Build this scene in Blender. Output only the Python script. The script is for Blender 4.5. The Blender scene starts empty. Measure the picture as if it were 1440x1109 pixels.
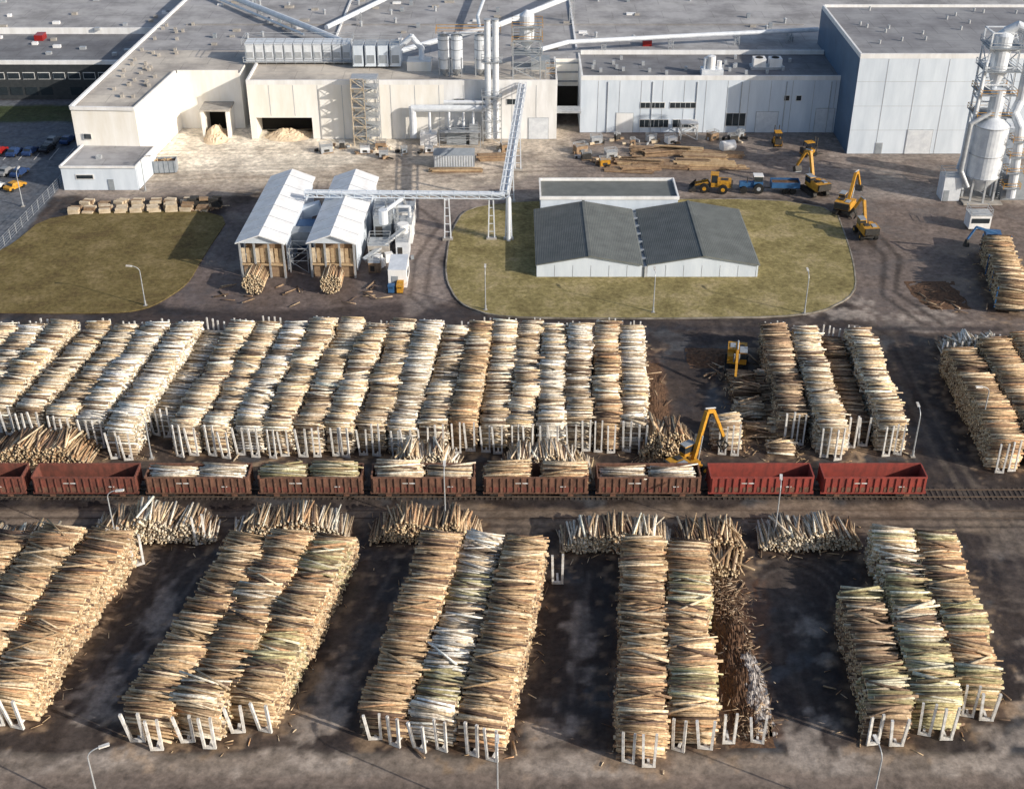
import bpy, math, random
import numpy as np
from mathutils import Vector, Euler
random.seed(7); rng=np.random.default_rng(11)
scene=bpy.context.scene
rad=math.radians
# ------------------------------------------------------------------ materials
def new_mat(name):
    m=bpy.data.materials.new(name); m.use_nodes=True
    nt=m.node_tree; return m,nt,nt.nodes['Principled BSDF']
def mat(name,c,rough=.7,c2=None,scale=1.0,amt=.25,metal=0,bump=0,stretch=(1,1,1),spec=.3,det=5):
    m,nt,b=new_mat(name); N=nt.nodes; L=nt.links
    b.inputs['Roughness'].default_value=rough; b.inputs['Metallic'].default_value=metal
    b.inputs['Specular IOR Level'].default_value=spec
    tc=N.new('ShaderNodeTexCoord'); mp=N.new('ShaderNodeMapping'); mp.inputs['Scale'].default_value=stretch
    L.new(tc.outputs['Object'],mp.inputs[0])
    n=N.new('ShaderNodeTexNoise'); n.inputs['Scale'].default_value=scale; n.inputs['Detail'].default_value=det; n.inputs['Roughness'].default_value=.65
    L.new(mp.outputs[0],n.inputs['Vector'])
    r=N.new('ShaderNodeValToRGB'); r.color_ramp.elements[0].position=.34; r.color_ramp.elements[1].position=.66
    if c2 is None: c2=tuple(x*(1-amt) for x in c)
    r.color_ramp.elements[0].color=(*c2,1); r.color_ramp.elements[1].color=(*c,1)
    L.new(n.outputs[0],r.inputs[0]); L.new(r.outputs[0],b.inputs['Base Color'])
    if bump:
        bp=N.new('ShaderNodeBump'); bp.inputs['Strength'].default_value=bump; bp.inputs['Distance'].default_value=.1
        L.new(n.outputs[0],bp.inputs['Height']); L.new(bp.outputs[0],b.inputs['Normal'])
    return m
def attr_mat(name,rough=.85,scale=3,lo=.6,hi=1.25,bump=.3,scale2=0,lo2=.85,hi2=1.15,det=3):
    m,nt,b=new_mat(name); N=nt.nodes; L=nt.links
    b.inputs['Roughness'].default_value=rough; b.inputs['Specular IOR Level'].default_value=.25
    at=N.new('ShaderNodeAttribute'); at.attribute_name='col'
    tc=N.new('ShaderNodeTexCoord')
    def nz(s,a,c):
        n=N.new('ShaderNodeTexNoise'); n.inputs['Scale'].default_value=s; n.inputs['Detail'].default_value=det; n.inputs['Roughness'].default_value=.7
        L.new(tc.outputs['Object'],n.inputs['Vector'])
        mr=N.new('ShaderNodeMapRange'); mr.inputs['From Min'].default_value=.3; mr.inputs['From Max'].default_value=.7
        mr.inputs['To Min'].default_value=a; mr.inputs['To Max'].default_value=c
        L.new(n.outputs[0],mr.inputs[0]); return n,mr
    n1,m1=nz(scale,lo,hi); src=m1.outputs[0]
    if scale2:
        n2,m2=nz(scale2,lo2,hi2); mu=N.new('ShaderNodeMath'); mu.operation='MULTIPLY'; L.new(m1.outputs[0],mu.inputs[0]); L.new(m2.outputs[0],mu.inputs[1]); src=mu.outputs[0]
        mr=N.new('ShaderNodeMapRange'); mr.inputs[1].default_value=.42; mr.inputs[2].default_value=.58; mr.inputs[3].default_value=.4; mr.inputs[4].default_value=.95
        L.new(n2.outputs[0],mr.inputs[0]); L.new(mr.outputs[0],b.inputs['Roughness'])
    vm=N.new('ShaderNodeVectorMath'); vm.operation='SCALE'; L.new(at.outputs['Color'],vm.inputs[0]); L.new(src,vm.inputs['Scale'])
    L.new(vm.outputs[0],b.inputs['Base Color'])
    if bump:
        bp=N.new('ShaderNodeBump'); bp.inputs['Strength'].default_value=bump; bp.inputs['Distance'].default_value=.08
        L.new(n1.outputs[0],bp.inputs['Height']); L.new(bp.outputs[0],b.inputs['Normal'])
    return m
def roof_mat(name,c,c2,sx=12,sy=6):
    m,nt,b=new_mat(name); N=nt.nodes; L=nt.links
    b.inputs['Roughness'].default_value=.75; b.inputs['Specular IOR Level'].default_value=.3
    tc=N.new('ShaderNodeTexCoord')
    br=N.new('ShaderNodeTexBrick'); br.inputs['Scale'].default_value=1; br.inputs['Brick Width'].default_value=sx; br.inputs['Row Height'].default_value=sy
    br.inputs['Mortar Size'].default_value=.09; br.inputs['Color1'].default_value=(1,1,1,1); br.inputs['Color2'].default_value=(.9,.9,.92,1); br.inputs['Mortar'].default_value=(.72,.72,.72,1)
    L.new(tc.outputs['Object'],br.inputs['Vector'])
    n=N.new('ShaderNodeTexNoise'); n.inputs['Scale'].default_value=.09; n.inputs['Detail'].default_value=7; n.inputs['Roughness'].default_value=.72
    L.new(tc.outputs['Object'],n.inputs['Vector'])
    r=N.new('ShaderNodeValToRGB'); r.color_ramp.elements[0].position=.38; r.color_ramp.elements[1].position=.6
    r.color_ramp.elements[0].color=(*c2,1); r.color_ramp.elements[1].color=(*c,1); L.new(n.outputs[0],r.inputs[0])
    mx=N.new('ShaderNodeMix'); mx.data_type='RGBA'; mx.blend_type='MULTIPLY'; mx.inputs[0].default_value=1
    L.new(r.outputs[0],mx.inputs[6]); L.new(br.outputs[0],mx.inputs[7]); L.new(mx.outputs[2],b.inputs['Base Color'])
    return m
M={}
M['white']=mat('white_cladding',(.82,.83,.85),.5,(.66,.66,.66),.5,stretch=(1,1,.2))
M['bluewhite']=mat('pale_blue_cladding',(.66,.73,.82),.5,(.54,.61,.70),.4,stretch=(1,1,.2))
M['cream']=mat('dusty_white_cladding',(.85,.84,.82),.6,(.74,.71,.65),.4,stretch=(1,1,.2))
M['seam']=mat('cladding_seam',(.47,.50,.54),.5)
M['shadewall']=mat('shaded_side_cladding',(.10,.17,.27),.5,(.08,.13,.21),.3)  # side-wall shade painted into the cladding colour
M['roof']=roof_mat('grey_roof_membrane',(.44,.435,.44),(.25,.245,.25))
M['roofdark']=roof_mat('dark_roof_membrane',(.23,.235,.25),(.14,.14,.15),9,4)
M['roofD']=roof_mat('tall_roof_membrane',(.31,.315,.33),(.20,.20,.215),8,5)
M['rooflight']=roof_mat('dusty_roof_membrane',(.62,.57,.50),(.36,.33,.30),10,5)
M['darkwall']=mat('dark_facade',(.055,.06,.065),.5,(.035,.04,.045),1)
M['glass']=mat('window_glass',(.03,.04,.05),.12,spec=.6)
M['frame']=mat('white_frame',(.75,.75,.75),.5)
M['dark']=mat('dark_interior',(.02,.018,.016),.9)
M['steel']=mat('galvanised_steel',(.50,.53,.56),.4,(.37,.39,.42),1.5,metal=.3)
M['pipe']=mat('duct_white_steel',(.74,.78,.83),.35,(.58,.62,.68),.8,metal=.1)
M['greymetal']=mat('grey_painted_metal',(.30,.33,.37),.5,(.22,.25,.28),1)
M['yellow']=mat('machine_yellow',(.60,.31,.03),.5,(.34,.17,.03),2.5)
M['black']=mat('black_rubber',(.02,.02,.02),.8)
M['darkmetal']=mat('dark_grease_metal',(.06,.055,.05),.6,(.03,.03,.03),3)
M['blue']=mat('blue_paint',(.04,.13,.30),.45,(.03,.09,.2),2)
M['red']=mat('wagon_red_oxide',(.23,.075,.055),.8,(.10,.045,.036),1.6,stretch=(1,1,.5))
M['red2']=mat('wagon_bright_red',(.34,.065,.05),.75,(.18,.045,.038),1.4,stretch=(1,1,.5))
M['rust']=mat('wagon_brown_rust',(.22,.115,.08),.9,(.095,.052,.038),1.8,stretch=(1,1,.5))
M['wagonfloor']=mat('wagon_floor_bark',(.17,.11,.08),.95,(.07,.05,.04),2,bump=.5)
M['concrete']=mat('concrete',(.42,.40,.37),.85,(.28,.26,.24),.8)
M['kerb']=mat('kerb_concrete',(.36,.33,.29),.9,(.09,.08,.06),.35)
M['sleeper']=mat('buried_sleeper',(.10,.082,.07),.95,(.05,.042,.038),1.5)
M['post']=mat('white_rack_paint',(.80,.81,.82),.5,(.44,.41,.37),1.0)
M['timber']=mat('sawn_timber',(.58,.44,.27),.8,(.38,.26,.15),1.5)
M['timberold']=mat('weathered_timber',(.38,.27,.17),.85,(.22,.14,.09),1.5)
M['block']=mat('timber_block',(.70,.60,.45),.85,(.46,.36,.25),1.2)
M['sawdust']=mat('sawdust',(.74,.62,.46),.95,(.60,.46,.32),1,bump=.4)
M['bark']=mat('bark_debris',(.17,.095,.055),.95,(.055,.034,.024),2.2,bump=1)
M['snow']=mat('dirty_snow',(.62,.59,.57),.8,(.10,.065,.048),1.6,bump=.8)
M['rail']=mat('rail_steel',(.20,.15,.12),.5,metal=.4)
M['shedroof']=mat('white_shed_roof',(.82,.84,.87),.5,(.64,.65,.67),.5)
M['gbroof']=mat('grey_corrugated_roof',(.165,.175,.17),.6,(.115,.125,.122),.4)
M['gbroof_lit']=mat('grey_corrugated_roof_sunlit',(.20,.215,.205),.6,(.145,.155,.15),.4)  # sunlit copy of the same roof sheet, light painted into its colour
M['carred']=mat('car_red',(.3,.02,.02),.25); M['carblue']=mat('car_blue',(.03,.06,.16),.25); M['cargrey']=mat('car_grey',(.25,.26,.28),.25); M['carblack']=mat('car_black',(.02,.02,.025),.25); M['carwhite']=mat('car_white',(.7,.7,.7),.25)
M['line']=mat('road_marking',(.6,.6,.6),.7)
M['log']=attr_mat('log_wood',.85,2.6,.55,1.4,0,det=3)
M['ground']=attr_mat('ground_dirt',.9,1.1,.55,1.45,.8,.13,.75,1.25,det=8)
def grass_mat(name,c0,c1,c2):
    m,nt,b=new_mat(name); N=nt.nodes; L=nt.links; b.inputs['Roughness'].default_value=.95; b.inputs['Specular IOR Level'].default_value=.1
    tc=N.new('ShaderNodeTexCoord')
    def nz(s,d=7):
        n=N.new('ShaderNodeTexNoise'); n.inputs['Scale'].default_value=s; n.inputs['Detail'].default_value=d; n.inputs['Roughness'].default_value=.74
        L.new(tc.outputs['Object'],n.inputs['Vector']); return n
    a=nz(.15); f=nz(1.3)
    r=N.new('ShaderNodeValToRGB'); e=r.color_ramp.elements; e[0].position=.36; e[1].position=.66
    e[0].color=(*c0,1); e[1].color=(*c2,1); x=e.new(.5); x.color=(*c1,1)
    L.new(a.outputs[0],r.inputs[0])
    mr=N.new('ShaderNodeMapRange'); mr.inputs[1].default_value=.3; mr.inputs[2].default_value=.7; mr.inputs[3].default_value=.55; mr.inputs[4].default_value=1.4
    L.new(f.outputs[0],mr.inputs[0])
    vm=N.new('ShaderNodeVectorMath'); vm.operation='SCALE'; L.new(r.outputs[0],vm.inputs[0]); L.new(mr.outputs[0],vm.inputs['Scale'])
    L.new(vm.outputs[0],b.inputs['Base Color'])
    bp=N.new('ShaderNodeBump'); bp.inputs['Strength'].default_value=.7; bp.inputs['Distance'].default_value=.12; L.new(f.outputs[0],bp.inputs['Height']); L.new(bp.outputs[0],b.inputs['Normal'])
    return m
M['grass']=grass_mat('grass',(.16,.13,.06),(.26,.22,.10),(.38,.31,.18))
M['grassl']=grass_mat('dull_grass',(.12,.088,.042),(.165,.13,.055),(.24,.185,.095))
# ------------------------------------------------------------------ mesh builder
class MB:
    def __init__(s,name): s.name=name; s.v=[]; s.f=[]; s.m=[]; s.mats=[]
    def mi(s,k):
        if k not in s.mats: s.mats.append(k)
        return s.mats.index(k)
    def add(s,vs,fs,k):
        o=len(s.v); s.v+=[tuple(p) for p in vs]; i=s.mi(k)
        for f in fs: s.f.append([o+j for j in f]); s.m.append(i)
    def box(s,x0,y0,z0,x1,y1,z1,k,top=None):
        vs=[(x0,y0,z0),(x1,y0,z0),(x1,y1,z0),(x0,y1,z0),(x0,y0,z1),(x1,y0,z1),(x1,y1,z1),(x0,y1,z1)]
        s.add(vs,[(0,3,2,1),(0,1,5,4),(1,2,6,5),(2,3,7,6),(3,0,4,7)],k)
        o=len(s.v)-8; s.f.append([o+4,o+5,o+6,o+7]); s.m.append(s.mi(top or k))
    def obox(s,c,size,rz,k,ry=0,rx=0):
        hx,hy,hz=[a/2 for a in size]; out=[]
        R=Euler((rx,ry,rz)).to_matrix()
        for z in(-hz,hz):
            for x,y in((-hx,-hy),(hx,-hy),(hx,hy),(-hx,hy)): out.append(R@Vector((x,y,z))+Vector(c))
        s.add(out,[(0,3,2,1),(0,1,5,4),(1,2,6,5),(2,3,7,6),(3,0,4,7),(4,5,6,7)],k)
    def prism(s,pts,z0,z1,k,top=None):
        n=len(pts); vs=[(x,y,z0) for x,y in pts]+[(x,y,z1) for x,y in pts]
        s.add(vs,[(i,(i+1)%n,(i+1)%n+n,i+n) for i in range(n)],k)
        o=len(s.v)-2*n; s.f.append([o+n+i for i in range(n)]); s.m.append(s.mi(top or k))
    def beam(s,a,b,w,k,h=None):
        a=Vector(a); b=Vector(b); d=b-a; l=d.length
        if l<1e-4: return
        d/=l; up=Vector((0,0,1)) if abs(d.z)<.95 else Vector((0,1,0))
        u=d.cross(up).normalized(); v=u.cross(d); h=h or w; out=[]
        for p in(a,b):
            for su,sv in((-1,-1),(1,-1),(1,1),(-1,1)): out.append(p+u*su*w/2+v*sv*h/2)
        s.add(out,[(0,3,2,1),(4,5,6,7),(0,1,5,4),(1,2,6,5),(2,3,7,6),(3,0,4,7)],k)
    def cyl(s,a,b,r,k,n=12,r2=None,cap=True):
        a=Vector(a); b=Vector(b); d=(b-a).normalized(); up=Vector((0,0,1)) if abs(d.z)<.95 else Vector((0,1,0))
        u=d.cross(up).normalized(); v=u.cross(d); r2=r if r2 is None else r2; out=[]
        for p,q in((a,r),(b,r2)):
            for i in range(n):
                t=2*math.pi*i/n; out.append(p+u*math.cos(t)*q+v*math.sin(t)*q)
        fs=[(i,(i+1)%n,(i+1)%n+n,i+n) for i in range(n)]
        if cap: fs+=[tuple(range(n))[::-1],tuple(range(n,2*n))]
        s.add(out,fs,k)
    def tube(s,pts,r,k,n=10):
        for i in range(len(pts)-1):
            a=Vector(pts[i]); b=Vector(pts[i+1]); d=(b-a).normalized()*r*.35
            s.cyl(a-(d if i else d*0),b+(d if i<len(pts)-2 else d*0),r,k,n)
    def lattice(s,x0,y0,x1,y1,z0,z1,step,w,k):
        for x in(x0,x1):
            for y in(y0,y1): s.beam((x,y,z0),(x,y,z1),w,k)
        z=z0; i=0
        while z<z1-.1:
            zn=min(z+step,z1)
            for a,b in(((x0,y0),(x1,y0)),((x1,y0),(x1,y1)),((x1,y1),(x0,y1)),((x0,y1),(x0,y0))):
                s.beam((*a,zn),(*b,zn),w*.8,k)
                p,q=(a,b) if i%2 else (b,a); s.beam((*p,z),(*q,zn),w*.6,k)
            z=zn; i+=1
    def rail(s,x0,y0,x1,y1,z,k,h=1.1):
        P=[(x0,y0),(x1,y0),(x1,y1),(x0,y1)]
        for i in range(4):
            a=P[i]; b=P[(i+1)%4]
            for hh in(h*.5,h): s.beam((*a,z+hh),(*b,z+hh),.07,k)
            s.beam((*a,z),(*a,z+h),.08,k)
    def done(s,loc=(0,0,0),rz=0,parent=None,scale=1,smooth=False):
        me=bpy.data.meshes.new(s.name); me.from_pydata(s.v,[],s.f); 
        for k in s.mats: me.materials.append(M[k])
        me.polygons.foreach_set('material_index',s.m)
        if smooth: me.polygons.foreach_set('use_smooth',[True]*len(s.f))
        me.update()
        o=bpy.data.objects.new(s.name,me); scene.collection.objects.link(o); o.location=loc; o.rotation_euler=(0,0,rz); o.scale=(scale,)*3
        if parent: o.parent=parent
        s.me=me; return o
def inst(name,me,loc,rz=0,scale=1,parent=None):
    o=bpy.data.objects.new(name,me); scene.collection.objects.link(o); o.location=loc; o.rotation_euler=(0,0,rz); o.scale=(scale,)*3
    if parent: o.parent=parent
    return o
# ------------------------------------------------------------------ logs
NS=6
def logs_mesh(name,C,A,Ln,R,col,ecol,loc=(0,0,0),parent=None):
    n=len(C); A=A/np.linalg.norm(A,axis=1,keepdims=True)
    up=np.tile([0,0,1.],(n,1)); U=np.cross(A,up); U/=np.maximum(np.linalg.norm(U,axis=1,keepdims=True),1e-5); V=np.cross(U,A)
    ph=rng.random(n)*6.28; verts=np.zeros((n,2*NS,3))
    tp=np.where(rng.random(n)<.5,.78,1.04)
    for e in(0,1):
        cen=C+A*(Ln*(.5 if e else -.5))[:,None]; r=R*(tp if e else 1.82-tp)
        for i in range(NS):
            t=ph+2*math.pi*i/NS
            verts[:,e*NS+i]=cen+U*(np.cos(t)*r)[:,None]+V*(np.sin(t)*r)[:,None]
    lp=[]
    for i in range(NS): j=(i+1)%NS; lp+=[i,j,j+NS,i+NS]
    lp+=list(range(NS))[::-1]; lp+=list(range(NS,2*NS)); lp=np.array(lp)
    loops=(lp[None,:]+(np.arange(n)*2*NS)[:,None]).ravel()
    st=np.array([4*i for i in range(NS)]+[4*NS,5*NS]); starts=(st[None,:]+(np.arange(n)*6*NS)[:,None]).ravel()
    me=bpy.data.meshes.new(name); me.vertices.add(n*2*NS); me.vertices.foreach_set('co',verts.ravel())
    me.loops.add(len(loops)); me.loops.foreach_set('vertex_index',loops.astype(np.int32))
    me.polygons.add(len(starts)); me.polygons.foreach_set('loop_start',starts.astype(np.int32))
    me.update(calc_edges=True)
    fc=np.ones((n,NS+2,4)); fc[:,:NS,:3]=col[:,None,:]; fc[:,NS:,:3]=ecol[:,None,:]
    at=me.attributes.new('col','FLOAT_COLOR','FACE'); at.data.foreach_set('color',fc.ravel())
    me.materials.append(M['log'])
    o=bpy.data.objects.new(name,me); scene.collection.objects.link(o); o.location=loc
    if parent: o.parent=parent
    return o
PAL={
 'pale':[((.64,.55,.43),4),((.75,.68,.57),3.5),((.51,.40,.28),3),((.33,.24,.16),2.2),((.14,.095,.07),2),((.58,.44,.27),2)],
 'gold':[((.50,.37,.235),4),((.39,.275,.165),4),((.63,.51,.36),3),((.25,.165,.105),3),((.12,.08,.06),2),((.46,.28,.16),1.8)],
 'olive':[((.46,.42,.25),4),((.33,.29,.16),4),((.60,.56,.43),2.4),((.17,.135,.085),3),((.50,.38,.23),2)],
 'birch':[((.76,.73,.67),4),((.64,.58,.50),3),((.42,.35,.26),2),((.20,.15,.11),2.2),((.54,.43,.30),2)],
 'brown':[((.30,.21,.14),4),((.40,.30,.20),2.5),((.17,.115,.08),3),((.52,.43,.32),1),((.10,.07,.05),2)],
}
def pick(pal,n,end=False):
    p=PAL[pal]; w=np.array([a[1] for a in p],float); w/=w.sum(); c=np.array([a[0] for a in p])
    k=rng.choice(len(p),n,p=w); return np.clip(c[k]*(.78+.44*rng.random((n,1))),0,.85)
FOOT=[]
def log_stack(name,x,y,ang,length,ll,h,pal='gold',d=.3,jit=3,topj=8,bay=4.5,hv=.35,profile='flat',z0=0.12,parent=None,pal2=None,dens=1):
    """stack starts at (x,y) front centre, grows along heading ang (deg clockwise from +y); logs lie across"""
    a=rad(ang); D=np.array([math.sin(a),math.cos(a),0]); W=np.array([math.cos(a),-math.sin(a),0])
    if name!='log_load': FOOT.append((x,y,D[0],D[1],length,ll))
    na=int(length/d); s=(np.arange(na)+.5)*d; nb=int(length/bay)+2
    bh=rng.normal(0,hv,nb); bo=rng.normal(0,.17,nb)
    bi=np.clip(((s+rng.random()*bay)/bay).astype(int),0,nb-1)
    H=h+bh[bi]+.16*np.sin(s*1.1+x)*np.sin(s*.37+y)+rng.normal(0,.06,na)
    t=s/length
    if profile=='round': H=H*np.clip(1-np.abs(2*t-1)**4,.12,1)
    if profile=='slope': H=H*np.clip((t)*3+.25,0,1)*np.clip((1-t)*3+.25,0,1)*(1+.12*np.sin(t*17+x))
    dz=d*.86; C=[];lay=[];ii=[]; nl=np.maximum(1,(H/dz).astype(int))
    for k in range(nl.max()):
        idx=np.where(nl>k)[0]; ss=s[idx]+(d/2 if k%2 else 0)
        C.append(np.stack([ss,np.full(len(ss),0.),np.full(len(ss),z0+d/2+k*dz)],1)); lay.append(nl[idx]-1-k); ii.append(idx)
    C=np.concatenate(C); lay=np.concatenate(lay); ii=np.concatenate(ii)
    ex=rng.choice(na,int(na*.28*dens)); E=np.stack([s[ex],rng.normal(0,.3,len(ex)),z0+nl[ex]*dz+d*.5],1)
    C=np.concatenate([C,E]); lay=np.concatenate([lay,np.full(len(ex),-1)]); ii=np.concatenate([ii,ex])
    n=len(C); top=lay<=1
    yaw=np.where(top,rng.normal(0,topj,n),rng.normal(0,jit,n)); yaw=np.where(lay==-1,rng.normal(0,topj*1.8,n),yaw)*math.pi/180
    yaw+=rng.normal(0,1.3,nb)[bi[ii]]*math.pi/180
    pit=rng.normal(0,1.0,n)*math.pi/180*np.where(top,1.8,1)
    lat=C[:,1]+rng.normal(0,.15,n)+bo[bi[ii]]
    pos=np.array([x,y,0])+C[:,0:1]*D+lat[:,None]*W; pos[:,2]=C[:,2]+rng.normal(0,.02,n)+np.where(top,rng.normal(0,.05,n),0)
    ax=np.cos(yaw)[:,None]*W+np.sin(yaw)[:,None]*D; ax[:,2]+=pit
    L=ll*(1+rng.normal(0,.04,n)); R=d/2*np.clip(rng.normal(1.0,.24,n),.5,1.6)
    col=pick(pal,n)
    if pal2: 
        sel=(np.sin(bi[ii]*2.3+x)>0.2)&(rng.random(n)<.75); col=np.where(sel[:,None],pick(pal2,n),col)
    col*=(.84+.32*rng.random(nb))[bi[ii]][:,None]; col=np.clip(col,0,.86)
    e=np.array([.80,.64,.42]) if pal!='pale' and pal!='birch' else np.array([.82,.72,.55])
    ecol=np.clip(e*(.5+.6*rng.random((n,1))),0,.85)
    org=np.array([x,y,0]); pos=pos-org
    return logs_mesh(name,pos,ax,L,R,col,ecol,loc=(x,y,0),parent=parent)
def chaikin(P,n=2):
    for _ in range(n):
        Q=[]
        for i in range(len(P)):
            a=P[i]; b=P[(i+1)%len(P)]; Q+=[(a[0]*.8+b[0]*.2,a[1]*.8+b[1]*.2),(a[0]*.2+b[0]*.8,a[1]*.2+b[1]*.8)]
        P=Q
    return P
def vnoise(X,Y,s,seed):
    r=np.random.default_rng(seed); G=r.random((257,257)); x=X/s; y=Y/s; xi=np.floor(x).astype(int); yi=np.floor(y).astype(int)
    fx=x-xi; fy=y-yi; fx=fx*fx*(3-2*fx); fy=fy*fy*(3-2*fy); g=lambda a,b:G[a%257,b%257]
    return (g(xi,yi)*(1-fx)+g(xi+1,yi)*fx)*(1-fy)+(g(xi,yi+1)*(1-fx)+g(xi+1,yi+1)*fx)*fy
def fbm(X,Y,s,seed,o=4):
    t=0;a=1;w=0
    for i in range(o): t=t+a*vnoise(X+37*i,Y+91*i,s/2**i,seed+i); w+=a; a*=.55
    return t/w
def lawn(poly,kerb=True,k='grass'):
    P=chaikin(poly); m=MB('lawn'); m.prism(P,-.05,.10,k); m.done()
    if kerb:
        k=MB('kerb'); n=len(P)
        for i in range(n): a=P[i]; b=P[(i+1)%n]; k.beam((*a,.05),(*b,.05),.24,'kerb',.2)
        k.done()
lawn([(-95,180),(-95,199),(-88,202),(-85,219),(-51.3,220.4),(-53,200.5),(-53.3,189.6),(-57.2,181.6),(-62,179.3)],False,'grassl')
lawn([(-8.6,221.4),(5.3,225),(60.3,225.4),(58.5,200),(56,186),(47,178.3),(20,177.6),(-2.2,178),(-8.5,182.5),(-11.2,192.3),(-11.1,209.3)])
# ------------------------------------------------------------------ factory
F=MB('factory_building')
P=[(-85.8,241.6),(-73.2,241.0),(-70.5,264),(-57,264),(-57,274),(-54.5,274),(-54.5,263.5),(9.3,263.5),(9.3,274),(14.4,274),(14.4,278),(68.5,278),(68.5,430),(-74,430)]
F.prism(P,0,12,'cream','roof')
fy=257.5
F.box(-54.5,fy,0,-53.2,263.5,12,'cream','rooflight'); F.box(-53.2,fy,4.6,-41.6,263.5,12,'cream','rooflight'); F.box(-41.6,fy,0,-14,263.5,12,'cream','rooflight'); F.box(-14,fy,0,9.3,263.5,12,'white','rooflight')
F.box(-53.2,263.42,0,-41.6,263.49,4.6,'dark')
F.box(-54.5,263.5,12.004,8.9,272,12.03,'rooflight')
F.prism([(-85.2,242.2),(-73.8,241.8),(-71,264.6),(-57.4,264.6),(-57.4,280),(-82.8,280)],12.004,12.03,'rooflight')
F.box(14.4,261.4,0,68.3,277.95,11.7,'bluewhite','roofdark'); 
F.box(68.3,249,0,135,285.6,20,'bluewhite','roofD'); F.box(68.5,285.6,0,220,430,12.0,'white','roof')
F.box(68.22,249.05,0,68.295,285.5,19.6,'shadewall')  # dark skin paints shade on the wall facing away from the sun
def par(x0,y0,x1,y1,z,k='white',w=.35,h=.55): F.box(min(x0,x1)-.02,min(y0,y1)-.02,z-.4,max(x0,x1)+.02+(w if x0==x1 else 0),max(y0,y1)+.02+(w if y0==y1 else 0),z+h,k)
par(-54.5,fy,9.3,fy,12); par(14.4,261.4,68.2,261.4,11.7); par(68.3,249,135,249,20); par(68.3,249.4,68.3,285.2,20); par(68.8,285.3,135,285.3,20)
par(14.4,262,14.4,277.5,11.7); par(15,277.6,68,277.6,12.2); par(9.0,258.2,9.0,273.6,12); par(-54.5,258.2,-54.5,273,12); par(-70,264,-57.4,264,12,'cream')
F.beam((-85.8,241.6,12.2),(-74,430,12.2),.5,'white',.7); F.beam((-85.8,241.5,12.2),(-73.2,240.9,12.2),.4,'white',.7); F.beam((-73.2,241,12.2),(-70.5,264,12.2),.4,'cream',.7)
for x in np.arange(-50,9,5): 
    z0=5 if -53<x<-41 else 0
    F.box(x-.05,fy-.04,z0,x+.05,fy-.002,11.5,'seam')
for x in np.arange(18,68,4.5): F.box(x-.05,261.36,0,x+.05,261.398,11.2,'seam')
for x in np.arange(74,134,6): F.box(x-.05,248.96,0,x+.05,248.998,19.5,'seam')
for z in (5,10,15): F.box(68.3,248.965,z-.03,135,248.99,z+.03,'seam')
def win(x0,x1,z0,z1,y=261.4,n=1,glass='glass'):
    F.box(x0-.12,y-.10,z0-.12,x1+.12,y-.003,z1+.12,'frame'); F.box(x0,y-.14,z0,x1,y-.102,z1,glass)
    for i in range(1,n): xx=x0+(x1-x0)*i/n; F.box(xx-.04,y-.16,z0,xx+.04,y-.142,z1,'seam')
win(27,32,5.4,6.5,n=5); win(33.2,38.5,5.4,6.5,n=5); win(27,33,1.2,2.8,n=6); win(34,38.5,1.2,2.8,n=4)
win(45.2,49.2,1.5,4.2,n=3)
def door(x0,x1,h,y,k='greymetal'): F.box(x0-.15,y-.08,0,x1+.15,y-.003,h+.15,'seam'); F.box(x0,y-.12,.02,x1,y-.082,h,k)
door(22,25.5,4.2,261.4,'white'); door(51.5,56,4.5,261.4,'pipe'); door(64,67.8,5.2,261.4,'pipe'); door(3.5,7.5,4.5,fy,'pipe'); door(-31,-29.5,2.2,fy); door(74,75.2,2.2,249); door(80,85,5,249,'pipe')
for x in (-12,-6,-1): win(x,x+2.2,7.5,8.6,fy,2)
for x in (57,59.5): win(x,x+1,7,8,261.4,1)
for x in np.arange(20,68,9.3): F.cyl((x,261.3,0),(x,261.3,11),.09,'steel',6)
F.obox((-72.6,247,3),(.15,3,3.6),rad(-6.7),'greymetal'); win(-84,-82.6,6,7,241.3)
F.box(9.3,273.8,0,14.4,273.99,6,'dark'); F.box(9.31,258.5,5.2,14.39,262,5.6,'steel')
for z in(7,9,11): F.box(9.4,273.6,z,14.3,273.79,z+.3,'greymetal')
F.box(-64.8,258,0,-64.3,264,5.5,'cream'); F.box(-59.6,258,0,-59.1,264,5.5,'cream'); F.box(-65.1,258.6,5.5,-58.8,264,5.9,'concrete'); F.box(-64.3,263.9,0,-59.6,263.99,5.5,'dark')
fac=F.done()
R=MB('roof_fittings')
for i in range(230):
    x=random.uniform(-72,66); y=random.uniform(281,420)
    t=random.random(); s=random.uniform(.4,1.2)
    if t<.5: R.box(x-s,y-s*.6,12,x+s,y+s*.6,12.35+.4*t,'white' if t<.2 else 'concrete')
    elif t<.8: R.cyl((x,y,12),(x,y,13),.3,'steel',8); R.cyl((x,y,13),(x,y,13.3),.5,'steel',8,.1)
    else: R.box(x-.4,y-.4,12,x+.4,y+.4,13,'greymetal')
for i in range(34):
    x=random.uniform(72,130); y=random.uniform(252,283); R.cyl((x,y,20),(x,y,20.8),.25,'steel',8); 
    x=random.uniform(-82,-73); y=random.uniform(246,300); R.box(x-.3,y-.3,12,x+.3,y+.3,12.7,'concrete')
for i in range(22):
    x=random.uniform(17,66); y=random.uniform(264,275); R.box(x-.3,y-.3,11.7,x+.3,y+.3,12.5,'steel')
for y in(300,330,360,395): R.box(-76+(y-300)*.05,y,12,68,y+.35,12.3,'roof')
for x in(-40,14): R.box(x,281,12,x+.4,425,12.35,'white')
R.box(50.5,267,11.7,57.5,270,12.2,'steel')
for x in(51,54.4): R.box(x,267.3,12.2,x+2.6,269.7,13.9,'white'); R.cyl((x+1.3,268.5,13.9),(x+1.3,268.5,14.0),.8,'dark',12)
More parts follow.
